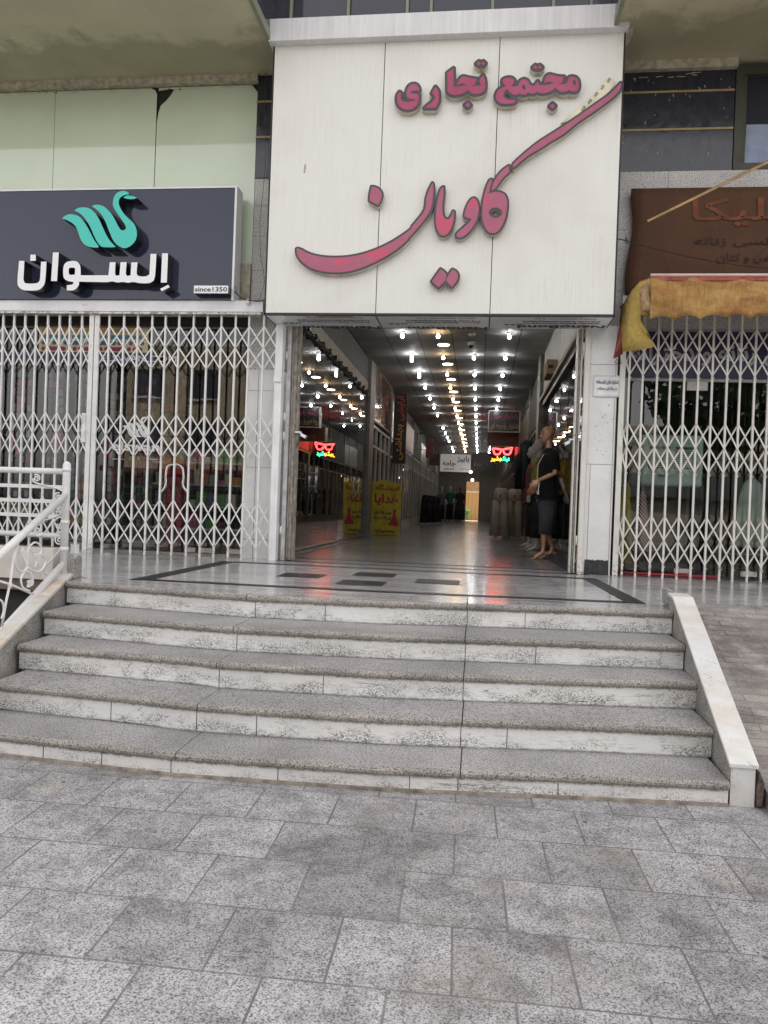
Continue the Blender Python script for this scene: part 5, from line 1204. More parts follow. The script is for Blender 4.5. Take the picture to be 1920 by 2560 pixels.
# hanging sign boards on the right
HS = thing('hanging_sign', 'black hanging sign in white frame with red and gold Persian lettering on the right', 'sign', (.5, 23.5, 3.0))
p, q = pY(*a5(138, 948), 23.5), pY(*a5(408, 777), 23.5)
MB().box(p[0], q[0], 23.5, 23.6, p[2], q[2]).build('board', plain('sign_board_black', (.02, .018, .018), .35), HS)
m = MB()
for x in (p[0], q[0]): m.box(x-.012, x+.012, 23.485, 23.61, p[2]-.012, q[2]+.012)
m.box(p[0], q[0], 23.485, 23.61, p[2]-.012, p[2]+.012).box(p[0], q[0], 23.485, 23.61, q[2]-.012, q[2]+.012).build('frame', whf, HS)
def t5(s, m_, x0, y0, x1, y1, par, Y, bold=.02, name='sign_text'): a, b = pY(*a5(x0, y1), Y), pY(*a5(x1, y0), Y); return text(name, s, m_, (a[0], Y, a[2]), EX, EZ, b[0]-a[0], b[2]-a[2], .004, bold, par, True)
t5('شلوار جین', plain('print_magenta', (.34, .04, .12), .4), 160, 795, 392, 848, HS, 23.49); t5('شلوار پارچه ای', plain('print_gold', (.40, .24, .08), .4), 150, 878, 398, 935, HS, 23.49)
MB().tube([(p[0]+.1, 23.55, q[2]), (p[0]+.1, 23.55, ZC)], .01, 6).tube([(q[0]-.1, 23.55, q[2]), (q[0]-.1, 23.55, ZC)], .01, 6).build('hanger', MT['black'], HS)
p, q = pY(*a5(130, 1055), 24.5), pY(*a5(458, 955), 24.5); q[0] = min(q[0], 1.16)
LB = thing('neon_lit_box', 'fascia box under the black hanging sign, red neon light put into its colour', 'sign', (.6, 24.5, 2.5))
MB().box(p[0], q[0], 24.5, 24.8, p[2], q[2]).build('box', plain('neon_tinted_box', (.14, .035, .02), .4), LB); MB().box(p[0]-.02, q[0]+.01, 24.47, 24.82, p[2]-.05, p[2]-.001).build('lower_rim', MT['char'], LB)  # red light of the neon is put into the box colour
NE = thing('neon_sign', 'glowing neon sign with red spectacles above orange and green Persian lettering', 'sign', (.7, 27, 2.6))
p, q = pY(*a5(150, 1212), 26.96), pY(*a5(375, 1080), 26.96)
MB().box(p[0], q[0], 26.97, 27.0, p[2], q[2]).build('board', MT['black'], NE)
nr_, no_, ng_ = emit('neon_red', (1., .03, .03), 5.5), emit('neon_orange', (1., .22, .02), 5), emit('neon_green', (.03, 1., .35), 4.5)
def n5(pts, r=.011): return [tuple(pY(*a5(x, y), 26.94)) for x, y in pts]
m = MB().tube(n5(sm_([(172, 1095), (182, 1090), (245, 1098), (248, 1110), (240, 1135), (222, 1147), (200, 1145), (186, 1132), (180, 1110), (172, 1095)], 4)), .015, 7)
m.tube(n5(sm_([(345, 1088), (335, 1086), (268, 1098), (264, 1110), (272, 1135), (292, 1147), (315, 1145), (330, 1130), (336, 1108), (345, 1088)], 4)), .015, 7).tube(n5([(248, 1104), (256, 1100), (265, 1104)]), .015, 7)
m.tube(n5(sm_([(188, 1100), (240, 1105), (235, 1128), (220, 1140), (200, 1138), (190, 1125), (188, 1100)], 3)), .008, 6).tube(n5(sm_([(328, 1097), (273, 1106), (278, 1128), (292, 1140), (312, 1138), (324, 1124), (328, 1097)], 3)), .008, 6)
m.build('neon_spectacles', nr_, NE)
t5('بشیر', no_, 160, 1160, 246, 1206, NE, 26.94, .0, 'neon_text'); t5('عینک', ng_, 248, 1160, 320, 1206, NE, 26.94, .0, 'neon_text')
# far signs across the passage
k = 43.7/34
FS = thing('far_sign', 'white hanging sign with dark red Persian lettering at the far end of passage', 'sign', (-1.45, 43, 2.8))
a3 = lambda x, y: (700+x*.4822, 780+y*.4822); a6 = lambda x, y: (1000+x*.14467, 1080+y*.14467)
p, q = pY(*a6(690, 680), 43.), pY(*a6(1228, 392), 43.)
MB().box(p[0], q[0], 43.0, 43.1, p[2], q[2]).build('board', emit('weak_emission_white', (.60, .58, .55), .09), FS)  # white board with a weak even emission
def t6(s, m_, x0, y0, x1, y1, par, rtl=True, b_=.03): a, b = pY(*a6(x0, y1), 42.99), pY(*a6(x1, y0), 42.99); return text('sign_text', s, m_, (a[0], 42.99, a[2]), EX, EZ, b[0]-a[0], b[2]-a[2], .005, b_, par, rtl)
t6('پاییز', MT['ink'], 985, 415, 1200, 535, FS); t6('جامه', rd, 735, 490, 965, 600, FS); t6('paeez_jame', MT['ink'], 760, 625, 935, 655, FS, False); t6('۰۹۱۷۳۱۰۸۱۰۱', MT['ink'], 1025, 628, 1205, 655, FS)
MB().tube([(p[0]+.3, 43.05, q[2]), (p[0]+.3, 43.05, ZC)], .012, 6).tube([(q[0]-.3, 43.05, q[2]), (q[0]-.3, 43.05, ZC)], .012, 6).build('hanger', MT['black'], FS)
p, q = pY(*a6(1232, 660), 42.8), pY(*a6(1620, 400), 42.8)
DS = thing('far_sign', 'dark hanging sign with pale figures beside the white far sign', 'sign', (0, 42.8, 2.8))
MB().box(p[0], q[0], 42.8, 42.9, p[2], q[2]).build('board', plain('dark_print', (.03, .025, .03), .4), DS)
for x in (1290, 1340, 1370, 1400, 1490): a = pY(*a6(x, 580), 42.79); MB().loft([(a[0], 42.78, a[2], .05, .01), (a[0]+.01, 42.78, a[2]+.12, .04, .01), (a[0], 42.78, a[2]+.22, .02, .01)], 10).build('figure_print', plain('dim_figure_print', (.22, .17, .16), .5), DS)
p, q = pY(*a6(285, 570), 36), pY(*a6(690, 395), 36)
o = MB().box(p[0], q[0], 36, 36.15, p[2], q[2]).build('beam_sign', plain('dark_brown_sign', (.05, .035, .03), .5)); tag(o, 'long plain dark brown sign box left of the white far sign', 'sign')
MG = thing('mesh_sign_frame', 'thin rectangular wire sign frame with red mesh hanging on the left deep in the passage', 'frame', (-2.2, 27, 3))
p, q = pY(*a6(292, 295), 27), pY(*a6(480, 30), 27)
MB().tube([(p[0], 27, p[2]), (q[0], 27, p[2]), (q[0], 27, q[2]), (p[0], 27, q[2]), (p[0], 27, p[2])], .012, 5).build('wire_frame', MT['char'], MG)
MB().box(q[0]-.05, q[0]+.22, 27.05, 27.08, p[2]-.3, q[2]-.15).build('red_panel', plain('dim_red_panel', (.18, .04, .04), .5), MG)
# small white exit lamp over the back door and the bright yard behind it
for u, v, lb in ((1177, 1180, 'small white globe lamp hanging in front of the far sign'), (1181, 1200, 'small white globe lamp right over the back door')):
    p = pY(u, v, 42.5); t = thing('pendant_lamp', lb, 'lamp', (p[0], 42.5, p[2])); m = MB(); m.ball((p[0], 42.5, p[2]), .07, 12, 8); m.build('globe', emit('globe_white', (1, .95, .88), 7), t); MB().tube([(p[0], 42.5, p[2]+.07), (p[0], 42.5, ZC)], .006, 5).build('cord', MT['black'], t)
struct(MB().quad((-8, 44.62, -.02), (8, 44.62, -.02), (8, 60, -.02), (-8, 60, -.02)).build('yard_ground', plain('yard_paving', (.42, .33, .24), .8)))
yw_ = NT('yard_wall_paint'); c = yw_.ramp(yw_.math('FRACT', yw_.math('MULTIPLY', yw_.xyz()[0], 4.2)), [(.03, (.30, .18, .08)), (.08, (.62, .40, .20)), (.5, (.66, .43, .22)), (.96, (.60, .38, .19))]); yw_.fin(c, .7)
o = MB().box(-6, 6, 49.0, 49.1, -.02, 1.75).build('panel', yw_.m); YWL = thing('yard_gate', 'sunlit yellowish ribbed gate in the yard behind the back door', 'gate', (0, 49, 0)); o.parent = YWL; o.location = (0, -49, 0)
MB().box(-6, 6, 48.97, 49.12, 1.752, 1.86).build('top_rail', plain('pale_rail', (.75, .70, .62), .5), YWL)
o = MB().box(-6, 6, 50.5, 50.7, -.02, 4.4).build('yard_wall', plain('ochre_render', (.66, .44, .25), .85)); tag(o, 'ochre rendered wall rising behind the ribbed yard gate', 'wall')
random.seed(4); m = MB(); cx_, cy_ = -.75, 47.5
for i in range(420):
    a, b, r = random.uniform(0, 6.28), random.uniform(0, 1.4), random.uniform(.15, .34); c = Vector((cx_+r*math.cos(a)*math.cos(b), cy_+r*math.sin(a)*math.cos(b), .12+r*1.9*math.sin(b))); d = Vector((random.uniform(-1, 1), random.uniform(-1, 1), random.uniform(-.2, 1))).normalized()*.09; e = d.orthogonal().normalized()*.02
    m.add([c-e, c+d*.5+e*1.3, c+d, c+d*.5-e*1.3], [(0, 1, 2, 3)])
sh = thing('shrub', 'small bright green shrub standing in the yard outside the back door', 'plant', (cx_, cy_, 0)); m.build('foliage', plain('lime_leaves', (.16, .26, .03), .6, var=.4), sh, fixn=False)
MB().tube([(cx_, cy_, 0), (cx_, cy_, .4)], .02, 6).build('stem', plain('bark', (.1, .07, .04), .8), sh)
o = MB().box(-6.5, -6.3, 44.6, 51, -.1, 2.5).build('yard_side_wall', plain('ochre_render_side', (.5, .38, .24), .85)); tag(o, 'side wall closing the small yard on the left', 'wall')
# ================================================================== mannequins
def remesh(o, vox, smooth_it=4):
    r = o.modifiers.new('r', 'REMESH'); r.mode = 'VOXEL'; r.voxel_size = vox
    s_ = o.modifiers.new('s', 'SMOOTH'); s_.iterations = smooth_it; s_.factor = .5
    me = bpy.data.meshes.new_from_object(o.evaluated_get(bpy.context.evaluated_depsgraph_get()))
    for p in me.polygons: p.use_smooth = True
    o.modifiers.clear(); o.data = me; return o
class Fig:
    """local frame: front is -Y, up Z; written to world through a turn about Z and a shift"""
    def __init__(s, x, y, rot, sc=1.): s.x, s.y, s.c, s.s, s.k = x, y, math.cos(rot), math.sin(rot), sc
    def T(s, p): X, Y, Z = p[0]*s.k, p[1]*s.k, p[2]*s.k; return (s.x+X*s.c-Y*s.s, s.y+X*s.s+Y*s.c, Z)
    def turn(s, mb): mb.v = [s.T(p) for p in mb.v]; return mb
def hand(m, wrist, d, up, sgn=1, s=1.):
    """palm, four bent unequal fingers and a thumb; d = finger direction, up = back of the hand"""
    d, up = Vector(d).normalized(), Vector(up).normalized(); side = d.cross(up).normalized()*sgn; w0 = Vector(wrist)
    for k in range(4): m.tube([w0+side*(.011*(k-1.5)), w0+d*.045*s+side*(.018*(k-1.5)), w0+d*.088*s+side*(.0195*(k-1.5))], [.015, .0135, .011], 7)
    L = [.062, .074, .070, .056]
    for k in range(4):
        b = w0+d*.088*s+side*(.0195*(k-1.5)); l = L[k]*s
        m.tube([b, b+d*l*.45-up*l*.10, b+d*l*.80-up*l*.32, b+d*l*.98-up*l*.55], [.0092, .0088, .0080, .0062], 7)
    b = w0+d*.03*s-side*.026; m.tube([b, b-side*.022+d*.03*s-up*.006, b-side*.030+d*.062*s-up*.016, b-side*.026+d*.085*s-up*.022], [.0135, .0115, .0098, .0075], 7)
def head_shape(m, z0, bald=True, face=True, fy=-.0):
    """head with its chin at z0; height .225"""
    S = [(.0, -.052, .022, .022), (.02, -.036, .042, .046), (.05, -.022, .056, .068), (.09, -.008, .066, .084), (.13, .002, .073, .095), (.165, .006, .074, .097), (.195, .008, .062, .084), (.215, .010, .040, .056), (.225, .010, .012, .018)]
    m.loft([(0, fy+y, z0+z, rx, ry) for z, y, rx, ry in S], 24)
    if face:
        m.tube([(0, fy-.086, z0+.118), (0, fy-.102, z0+.092), (0, fy-.112, z0+.076), (0, fy-.094, z0+.068)], [.007, .009, .0125, .009], 8)
        for sx in (-1, 1):
            m.ball((sx*.012, fy-.098, z0+.070), .008); m.ball((sx*.030, fy-.077, z0+.116), .013, sc=(1.2, .7, .75)); m.tube([(sx*.012, fy-.091, z0+.130), (sx*.033, fy-.086, z0+.136), (sx*.052, fy-.066, z0+.128)], .0055, 6)
            m.ball((sx*.074, fy+.008, z0+.098), .016, sc=(.35, .8, 1.5)); m.ball((sx*.036, fy-.058, z0+.078), .022, sc=(.8, .7, 1))
        m.tube([(-.022, fy-.084, z0+.046), (-.008, fy-.093, z0+.049), (.008, fy-.093, z0+.049), (.022, fy-.084, z0+.046)], .0058, 7); m.tube([(-.018, fy-.083, z0+.037), (0, fy-.090, z0+.035), (.018, fy-.083, z0+.037)], .0066, 7); m.ball((0, fy-.070, z0+.012), .018)
def leg(m, hip, knee, ankle, toe_dir, heel=.06, barefoot=True):
    hip, knee, ankle = Vector(hip), Vector(knee), Vector(ankle); td = Vector(toe_dir).normalized()
    m.tube([hip, hip.lerp(knee, .5), knee, knee.lerp(ankle, .3), knee.lerp(ankle, .7), ankle], [.078, .066, .050, .054, .038, .029], 12)
    h = Vector((ankle.x, ankle.y, 0))-td*.035; hz = heel
    m.tube([ankle, Vector((ankle.x, ankle.y, hz+.035))+td*.01, Vector((ankle.x, ankle.y, hz*.6+.028))+td*.06, Vector((ankle.x, ankle.y, .030))+td*.12], [.028, .033, .031, .026], 10); m.ball(h+Vector((0, 0, hz+.022)), .026)
    sd = Vector((-td.y, td.x, 0))
    for k, L in enumerate((.060, .054, .048, .042, .035)):
        b = Vector((ankle.x, ankle.y, .021))+td*.12+sd*(.013*(k-2)); m.tube([b, b+td*L*.6+Vector((0, 0, -.003)), b+td*L+Vector((0, 0, -.009))], [.012, .0105, .008], 6)
tan = plain('mannequin_tan_gloss', (.52, .26, .14), .18, var=.08, coat=.6); wht = plain('mannequin_white', (.55, .54, .52), .3, var=.05)
def cloth(name, c, var=.15, rough=.85): return plain(name, c, rough, var=var, scale=5, bump=.2, bscale=18)
def mannequin(label, x, y, rot, skin, sc=1., top=None, bottom=None, hem_top=.86, hem_bot=.36, arms='down', face=True, vox=.008, heel=.06, group=None, strap=False, top_name='tunic', bot_name='trousers', robe=False, step=.10):
    f = Fig(x, y, rot, sc); t = thing('mannequin', label, 'mannequin', (x, y, 0), group)
    m = MB(); head_shape(m, 1.64, face=face, fy=-.012)
    m.tube([(0, .01, 1.50), (0, .0, 1.58), (0, -.004, 1.68)], [.062, .047, .045], 14)
    m.loft([(0, .0, .93, .15, .105), (0, 0, 1.05, .125, .09), (0, 0, 1.18, .125, .09), (0, -.005, 1.32, .155, .11), (0, .005, 1.44, .165, .095), (0, .01, 1.50, .12, .07), (0, .01, 1.53, .06, .05)], 20)
    leg(m, (-.085, 0, .92), (-.085, -.02+step*.3, .50), (-.085, .02+step, .11+heel), (-.1, -1, 0), heel); leg(m, (.085, 0, .92), (.085, -.04, .50), (.085, -.02-step*.2, .11+heel), (.05, -1, 0), heel)
    for s_ in (-1, 1):
        sh = Vector((s_*.185, .01, 1.44))
        if arms == 'bent' and s_ > 0: el, wr, dd, uu = Vector((.225, .05, 1.20)), Vector((.165, -.155, 1.10)), (-.25, -.75, -.55), (.8, -.2, .2)
        elif arms == 'bent': el, wr, dd, uu = Vector((-.225, .04, 1.18)), Vector((-.20, -.13, 1.02)), (.1, -.7, -.6), (-.9, -.1, .1)
        else: el, wr, dd, uu = Vector((s_*.235, .03, 1.17)), Vector((s_*.245, -.06, .95)), (0, -.25, -1), (s_*1, 0, .0)
        m.ball(sh, .046); m.tube([sh, sh.lerp(el, .5), el, el.lerp(wr, .35), wr], [.046, .046, .039, .037, .026], 10); hand(m, wr, dd, uu, s_)
    # eye sockets need no carving at this size; the whole skin becomes one continuous surface
    o = f.turn(m).build('body', skin, t); remesh(o, vox)
    if face and arms == 'bent':
        m = MB()
        for s_ in (-1, 1): m.tube([(s_*.016, -.0985, 1.757), (s_*.030, -.101, 1.760), (s_*.047, -.092, 1.757)], [.002, .0042, .002], 6); m.tube([(s_*.014, -.1035, 1.779), (s_*.033, -.1045, 1.786), (s_*.056, -.085, 1.778)], .003, 6)
        f.turn(m).build('eye_paint', MT['ink'], t); m = MB().tube([(-.020, -.1015, 1.682), (0, -.1125, 1.682), (.020, -.1015, 1.682)], [.003, .0075, .003], 7); f.turn(m).build('lip_paint', plain('lip_red', (.30, .05, .04), .3), t)
    if top:
        m = MB(); hz = hem_top
        S = [(0, .005, 1.555, .070, .060), (0, .008, 1.53, .12, .080), (0, .008, 1.49, .185, .098), (0, .0, 1.42, .205, .118), (0, -.005, 1.30, .178, .128), (0, 0, 1.15, .165, .122), (0, 0, 1.02, .185, .138), (0, 0, (1.02+hz)/2, .205, .150), (0, 0, hz, .225 if not robe else .26, .165)]
        m.loft(S, 32, cap=False, wob=.045, wn_=7)
        if robe: m.loft([(0, 0, hz, .26, .165), (0, 0, .1, .30, .22)], 32, cap=False, wob=.05, wn_=8)
        for s_ in (-1, 1):
            sh = Vector((s_*.150, .01, 1.478)); el = Vector((s_*.225, .045, 1.22)) if arms == 'bent' else Vector((s_*.235, .03, 1.19))
            m.tube([sh, sh.lerp(el, .25), sh.lerp(el, .5), el+(sh-el)*.08], [.078, .090, .082, .074], 14, cap=True)
        o = f.turn(m).build(top_name, top, t); o.modifiers.new('t', 'SOLIDIFY').thickness = .004
    if bottom:
        m = MB(); zb = hem_bot
        m.loft([(0, 0, 1.02, .142, .10), (0, 0, .92, .175, .128), (0, 0, .80, .178, .128)], 24, cap=False)
        for s_, yo in ((-1, step), (1, -step*.2)):
            m.loft([(s_*.088, 0, .82, .098, .125), (s_*.088, yo*.4, .60, .098, .112), (s_*.088, yo*.8, zb, .092, .105)], 20, cap=False, wob=.05, wn_=5)
        o = f.turn(m).build(bot_name, bottom, t); o.modifiers.new('t', 'SOLIDIFY').thickness = .004
    if strap:
        m = MB().tube([(.12, .03, 1.53), (.10, -.10, 1.45), (.045, -.150, 1.32), (.02, -.152, 1.16), (.08, -.165, 1.08)], .0055, 6).tube([(.135, -.13, 1.12), (.165, -.16, .98), (.15, -.15, .905), (.12, -.16, .91), (.115, -.165, .95)], .010, 7)
        f.turn(m).build('bag_strap', plain('white_strap', (.8, .8, .8), .4), t)
        m = MB(); c = Vector((.172, -.13, 1.115)); ring = [(c.x+.030*math.cos(a), c.y+.012*math.sin(a), c.z+.026*math.sin(a)) for a in [2*math.pi*i/16 for i in range(17)]]; m.tube(ring, .004, 6); f.turn(m).build('bracelet', MT['brass'], t)
    m = MB().box(-.15, .15, -.16, .16, .001, .008); f.turn(m).build('base_plate', plain('grey_base', (.25, .25, .25), .2, .4), t)
    return t
R90 = R_(-90)
mannequin('bald tan mannequin in loose black tunic and grey cropped trousers by the right glass wall', .93, 10.8, R_(-82), tan, 1., cloth('black_tunic_cloth', (.004, .004, .0045), .1, 1.), cloth('grey_trouser_cloth', (.05, .05, .06)), .85, .36, 'bent', True, .0065, .07, strap=True)
mannequin('white mannequin in yellow and brown top nearest behind the tan mannequin', .99, 13.1, R_(-75), wht, 1.02, cloth('mustard_cloth', (.30, .22, .04), .5), cloth('black_trouser_cloth', (.012, .012, .014)), .95, .22, 'down', True, .011, .03)
mannequin('white mannequin in green top and black trousers in the middle of the right side trio', 1.00, 13.85, R_(-80), wht, 1.02, cloth('green_cloth', (.02, .09, .04)), cloth('black_trouser_cloth_2', (.012, .012, .014)), .80, .2, 'down', True, .011, .03)
mannequin('white mannequin in crimson top deepest of the right side trio', .98, 14.6, R_(-85), wht, 1.02, cloth('crimson_cloth', (.22, .03, .05)), cloth('black_trouser_cloth_3', (.012, .012, .014)), .84, .2, 'down', True, .011, .03)
mannequin('far mannequin in pale blue grey shirt on the left before the end wall', -2.0, 40.3, R_(20), wht, .98, cloth('bluegrey_cloth', (.10, .11, .17)), cloth('dark_jeans', (.012, .013, .02)), .86, .1, 'down', False, .014, .02, bot_name='jeans', top_name='shirt')
mannequin('far pale headed mannequin in dark green shirt near the back door', -1.55, 40.6, R_(10), wht, 1.0, cloth('bottle_green_cloth', (.012, .10, .05)), cloth('black_jeans', (.012, .012, .014)), .90, .1, 'bent', False, .014, .02, bot_name='jeans', top_name='shirt')
mannequin('far mannequin in long dark robe just left of the back door', -1.05, 41.2, R_(15), plain('dim_skin', (.10, .08, .07), .5), 1.0, cloth('dark_robe_cloth', (.018, .016, .018)), None, .86, .1, 'down', False, .014, .02, robe=True, top_name='robe')
# trousers shown on half forms
def trousers(label, x, y, rot, m_, group, h=1.18, stand=True):
    f = Fig(x, y, rot); t = thing('trouser_form', label, 'trousers', (x, y, 0), group); m = MB()
    m.loft([(0, 0, h, .13, .09), (0, 0, h-.12, .165, .12), (0, 0, h-.30, .175, .125)], 24, cap=True)
    for s_ in (-1, 1): m.loft([(s_*.085, 0, h-.28, .092, .12), (s_*.095, 0, .55, .10, .11), (s_*.10, 0, .08, .125, .13)], 20, wob=.07, wn_=6)
    f.turn(m).build('trousers', m_, t)
    for s_ in (-1, 1): m = MB().tube([(s_*.1, .02, .10), (s_*.1, -.01, .05), (s_*.1, -.12, .025)], [.03, .034, .02], 8); f.turn(m).build('foot', wht, t)
    MB().box(x-.03, x-.0, y-.16, y-.13, h-.22, h-.14).build('price_tag', plain('red_tag', (.40, .03, .04), .5), t); return t
bg_ = cloth('beige_trouser_cloth', (.44, .40, .34)); gy = cloth('taupe_trouser_cloth', (.25, .23, .20)); bk_ = cloth('black_wide_trousers', (.012, .012, .014))
for i, (x, y, mm, lb) in enumerate(((.48, 17.6, bg_, 'pale beige trousers on a form nearest the middle of the right side'), (.82, 18.0, bg_, 'beige trousers on a form between the pale pair and the wall'), (.78, 18.7, gy, 'taupe trousers on a form behind the beige pairs'))): trousers(lb, x, y, R_(-15), mm, 'trousers on forms along the right side')
for x, y, lb in ((-2.12, 30.2, 'black wide trousers on a form nearest on the left side deep in passage'), (-1.95, 31.6, 'black wide trousers on a form second on the left side deep in passage'), (-1.85, 33.2, 'black wide trousers on a form furthest on the left side')): trousers(lb, x, y, R_(15), bk_, 'black trousers on forms deep in the passage')
def coat(label, x, y, m_, z0, z1, group, w_=.23, rot=0):
    f = Fig(x, y, rot); t = thing('hanging_coat', label, 'coat', (x, y, z0), group); m = MB()
    m.loft([(0, 0, z1, .05, .04), (0, 0, z1-.06, w_*.9, .07), (0, 0, z1-.2, w_, .10), (0, 0, (z0+z1)/2, w_*.95, .10), (0, 0, z0, w_*1.1, .12)], 24, wob=.07, wn_=7)
    for s_ in (-1, 1): m.tube([(s_*w_*.85, 0, z1-.1), (s_*w_*1.1, -.02, (z0+z1)/2), (s_*w_*1.1, -.03, z0+.15)], [.07, .06, .05], 10)
    f.turn(m).build('garment', m_, t); m = MB().tube(sm_([(0, 0, z1), (0, 0, z1+.05), (.03, 0, z1+.08), (.0, 0, z1+.11)], 4), .005, 5); f.turn(m).build('hanger_hook', alu, t); return t
navyc, blkc = cloth('navy_coat_cloth', (.015, .02, .035)), cloth('black_coat_cloth', (.012, .012, .013))
coat('black long coat hanging highest above the beige trousers', 1.0, 17.2, blkc, 1.25, 2.25, 'coats hanging on the right side', .17, R_(50)); coat('navy coat hanging behind the black long coat', .98, 18.6, navyc, 1.2, 2.1, 'coats hanging on the right side', .17, R_(40)); coat('dark teal coat hanging behind the trio of mannequins', 1.0, 16.2, cloth('teal_coat_cloth', (.015, .04, .04)), 1.15, 2.15, 'coats hanging on the right side', .18, R_(60))
# ================================================================== goods in the left shop
wc = thing('clothes_rail', 'chrome clothes rail with black garments inside the left shop near the passage glass', 'rail', (-3.1, 10.6, 0))
MB().tube([(-3.6, 10.6, .0), (-3.6, 10.6, 1.25), (-2.65, 10.6, 1.25), (-2.65, 10.6, .0)], .014, 8).tube([(-3.6, 10.35, .02), (-3.6, 10.85, .02)], .014, 8).tube([(-2.65, 10.35, .02), (-2.65, 10.85, .02)], .014, 8).build('frame', alu, wc)
for i in range(8): coat(f'{oth[i]} dark garment from the left on the chrome rail behind the passage glass', -3.5+.11*i, 10.6, cloth('rail_garment_%s' % 'abcdefgh'[i], (.02+.006*(i % 3), .022, .028+.004*(i % 2))), .38+.02*(i % 3), 1.16, 'garments on the chrome rail', .10, R_(75))
tb_ = thing('display_mannequin_torso', 'dark sports shirt with white stripes on a torso form inside the left shop', 'torso', (-3.0, 12.2, 0))
MB().loft([(-3, 12.2, 1.62, .06, .05), (-3, 12.2, 1.55, .18, .08), (-3, 12.2, 1.4, .21, .12), (-3, 12.2, 1.1, .17, .11), (-3, 12.2, .9, .19, .12)], 24).build('shirt', cloth('sport_shirt', (.02, .02, .022)), tb_); MB().tube([(-3, 12.2, .9), (-3, 12.2, .02)], .015, 8).box(-3.15, -2.85, 12.05, 12.35, .0, .015).build('stand', alu, tb_)
MB().box(-3.2, -2.8, 12.07, 12.08, 1.24, 1.26).box(-3.2, -2.8, 12.07, 12.08, 1.28, 1.30).build('stripe', MT['white'], tb_)
text('glass_lettering', 'ELSWAN', MT['white_l'], (GX-.012, 9.62, 1.15), (0, -1, 0), EZ, .42, .10, .002, .02, fl)
# hosiery wall: boards with hanging packs
cols = [plain('pack_'+n, c, .5) for n, c in (('grey', (.25, .25, .26)), ('black', (.04, .04, .045)), ('maroon', (.20, .03, .05)), ('pink', (.50, .10, .20)), ('green', (.08, .28, .07)), ('blue', (.08, .12, .25)), ('orange', (.45, .16, .04)), ('cream', (.45, .42, .36)))]
random.seed(21)
for i in range(6):
    x0_ = -6.6+.40*i; y0_ = 10.0+.12*i
    hb = thing('sock_board', f'{oth[i]} dark board from the left with hanging sock packs behind left gate', 'display', (x0_+.17, y0_, 0), 'sock boards in the left shop')
    MB().box(x0_, x0_+.34, y0_, y0_+.03, .2, 2.45).build('board', plain('dark_board', (.05, .05, .052), .6), hb)
    m = MB()
    for c_ in range(4):
        for r in range(18):
            z = .25+.12*r; xx = x0_+.015+.081*c_+random.uniform(-.006, .006)
            m.box(xx, xx+.058, y0_-.03-.01*random.random(), y0_-.004, z, z+random.uniform(.075, .105), random.choice([0, 1, 1, 1, 0, 2, 3] if r > 6 else [1, 1, 4, 1, 5, 6, 0, 2]))
    m.build('packs', cols, hb)['kind'] = 'stuff'
sc_ = thing('shelf_unit', 'low grey shelf unit with folded goods behind the middle of the left shop glass', 'shelf', (-3.9, 10.2, 0))
for z in (.25, .55, .85, 1.15): MB().box(-4.5, -3.2, 10.0, 10.4, z, z+.025).build('shelf', alu, sc_)
for x in (-4.5, -3.2): MB().box(x-.02, x+.02, 10.0, 10.4, 0, 1.5).build('side_panel', MT['char'], sc_)
m = MB()
for z in (.276, .576, .876, 1.176):
    x = -4.45
    while x < -3.35: w_ = random.uniform(.07, .16); m.box(x, x+w_*.92, 10.03, 10.3, z, z+random.uniform(.06, .2), random.randrange(8)); x += w_
m.build('folded_goods', cols, sc_)['kind'] = 'stuff'
pp_ = thing('pattern_panel', 'cream hanging panel with rows of maroon, orange, yellow and blue dots on the shop glass', 'panel', (-4.4, 8.75, 2.5))
p, q = pY(96, 868, 8.735), pY(372, 784, 8.735); p[2] -= .05; q[2] -= .03
MB().box(p[0], q[0], 8.742, 8.752, p[2], q[2]).build('board', plain('cream_print', (.70, .60, .36), .5), pp_)
dots = [plain('dot_'+n, c, .5) for n, c in (('maroon', (.25, .03, .05)), ('orange', (.62, .20, .04)), ('yellow', (.62, .38, .06)), ('teal', (.08, .26, .34)), ('blue', (.08, .13, .30)), ('plum', (.30, .04, .10)))]
m = MB(); nr = 6; hh = (q[2]-p[2])/nr; random.seed(8)
for r in range(nr):
    x = p[0]+.06; z = q[2]-hh*(r+.5)
    while x < q[0]-.06:
        if random.random() < .3 and x < q[0]-.4: L = random.uniform(.15, .26); m.box(x, x+L, 8.738, 8.7415, z-hh*.34, z+hh*.34, r); m.disc((x, 8.7375, z), hh*.34, 'y', 14, .0038, r).disc((x+L, 8.7375, z), hh*.34, 'y', 14, .0038, r); x += L+hh*.95
        else: m.disc((x, 8.738, z), hh*.36, 'y', 14, .0035, r); x += hh*.98
m.build('dots', dots, pp_)
MB().box(p[0]-.6, q[0]+.1, 8.742, 8.752, p[2]-.14, p[2]-.004).build('strip', plain('indigo_strip', (.04, .04, .10), .4), pp_); text('strip_text', 'ELSWAN.COM', MT['white_l'], (-4.62, 8.741, p[2]-.11), EX, EZ, .95, .075, .002, .0, pp_)
o = MB().prism([tuple(pY(u, v, 9.4)) for u, v in [(410, 1150), (440, 1140), (462, 1150), (466, 1215), (410, 1220)]], (0, .02, 0)).build('display_card', plain('orange_card', (.62, .20, .03), .5)); tag(o, 'orange red cardboard display behind the chrome door handles', 'display')
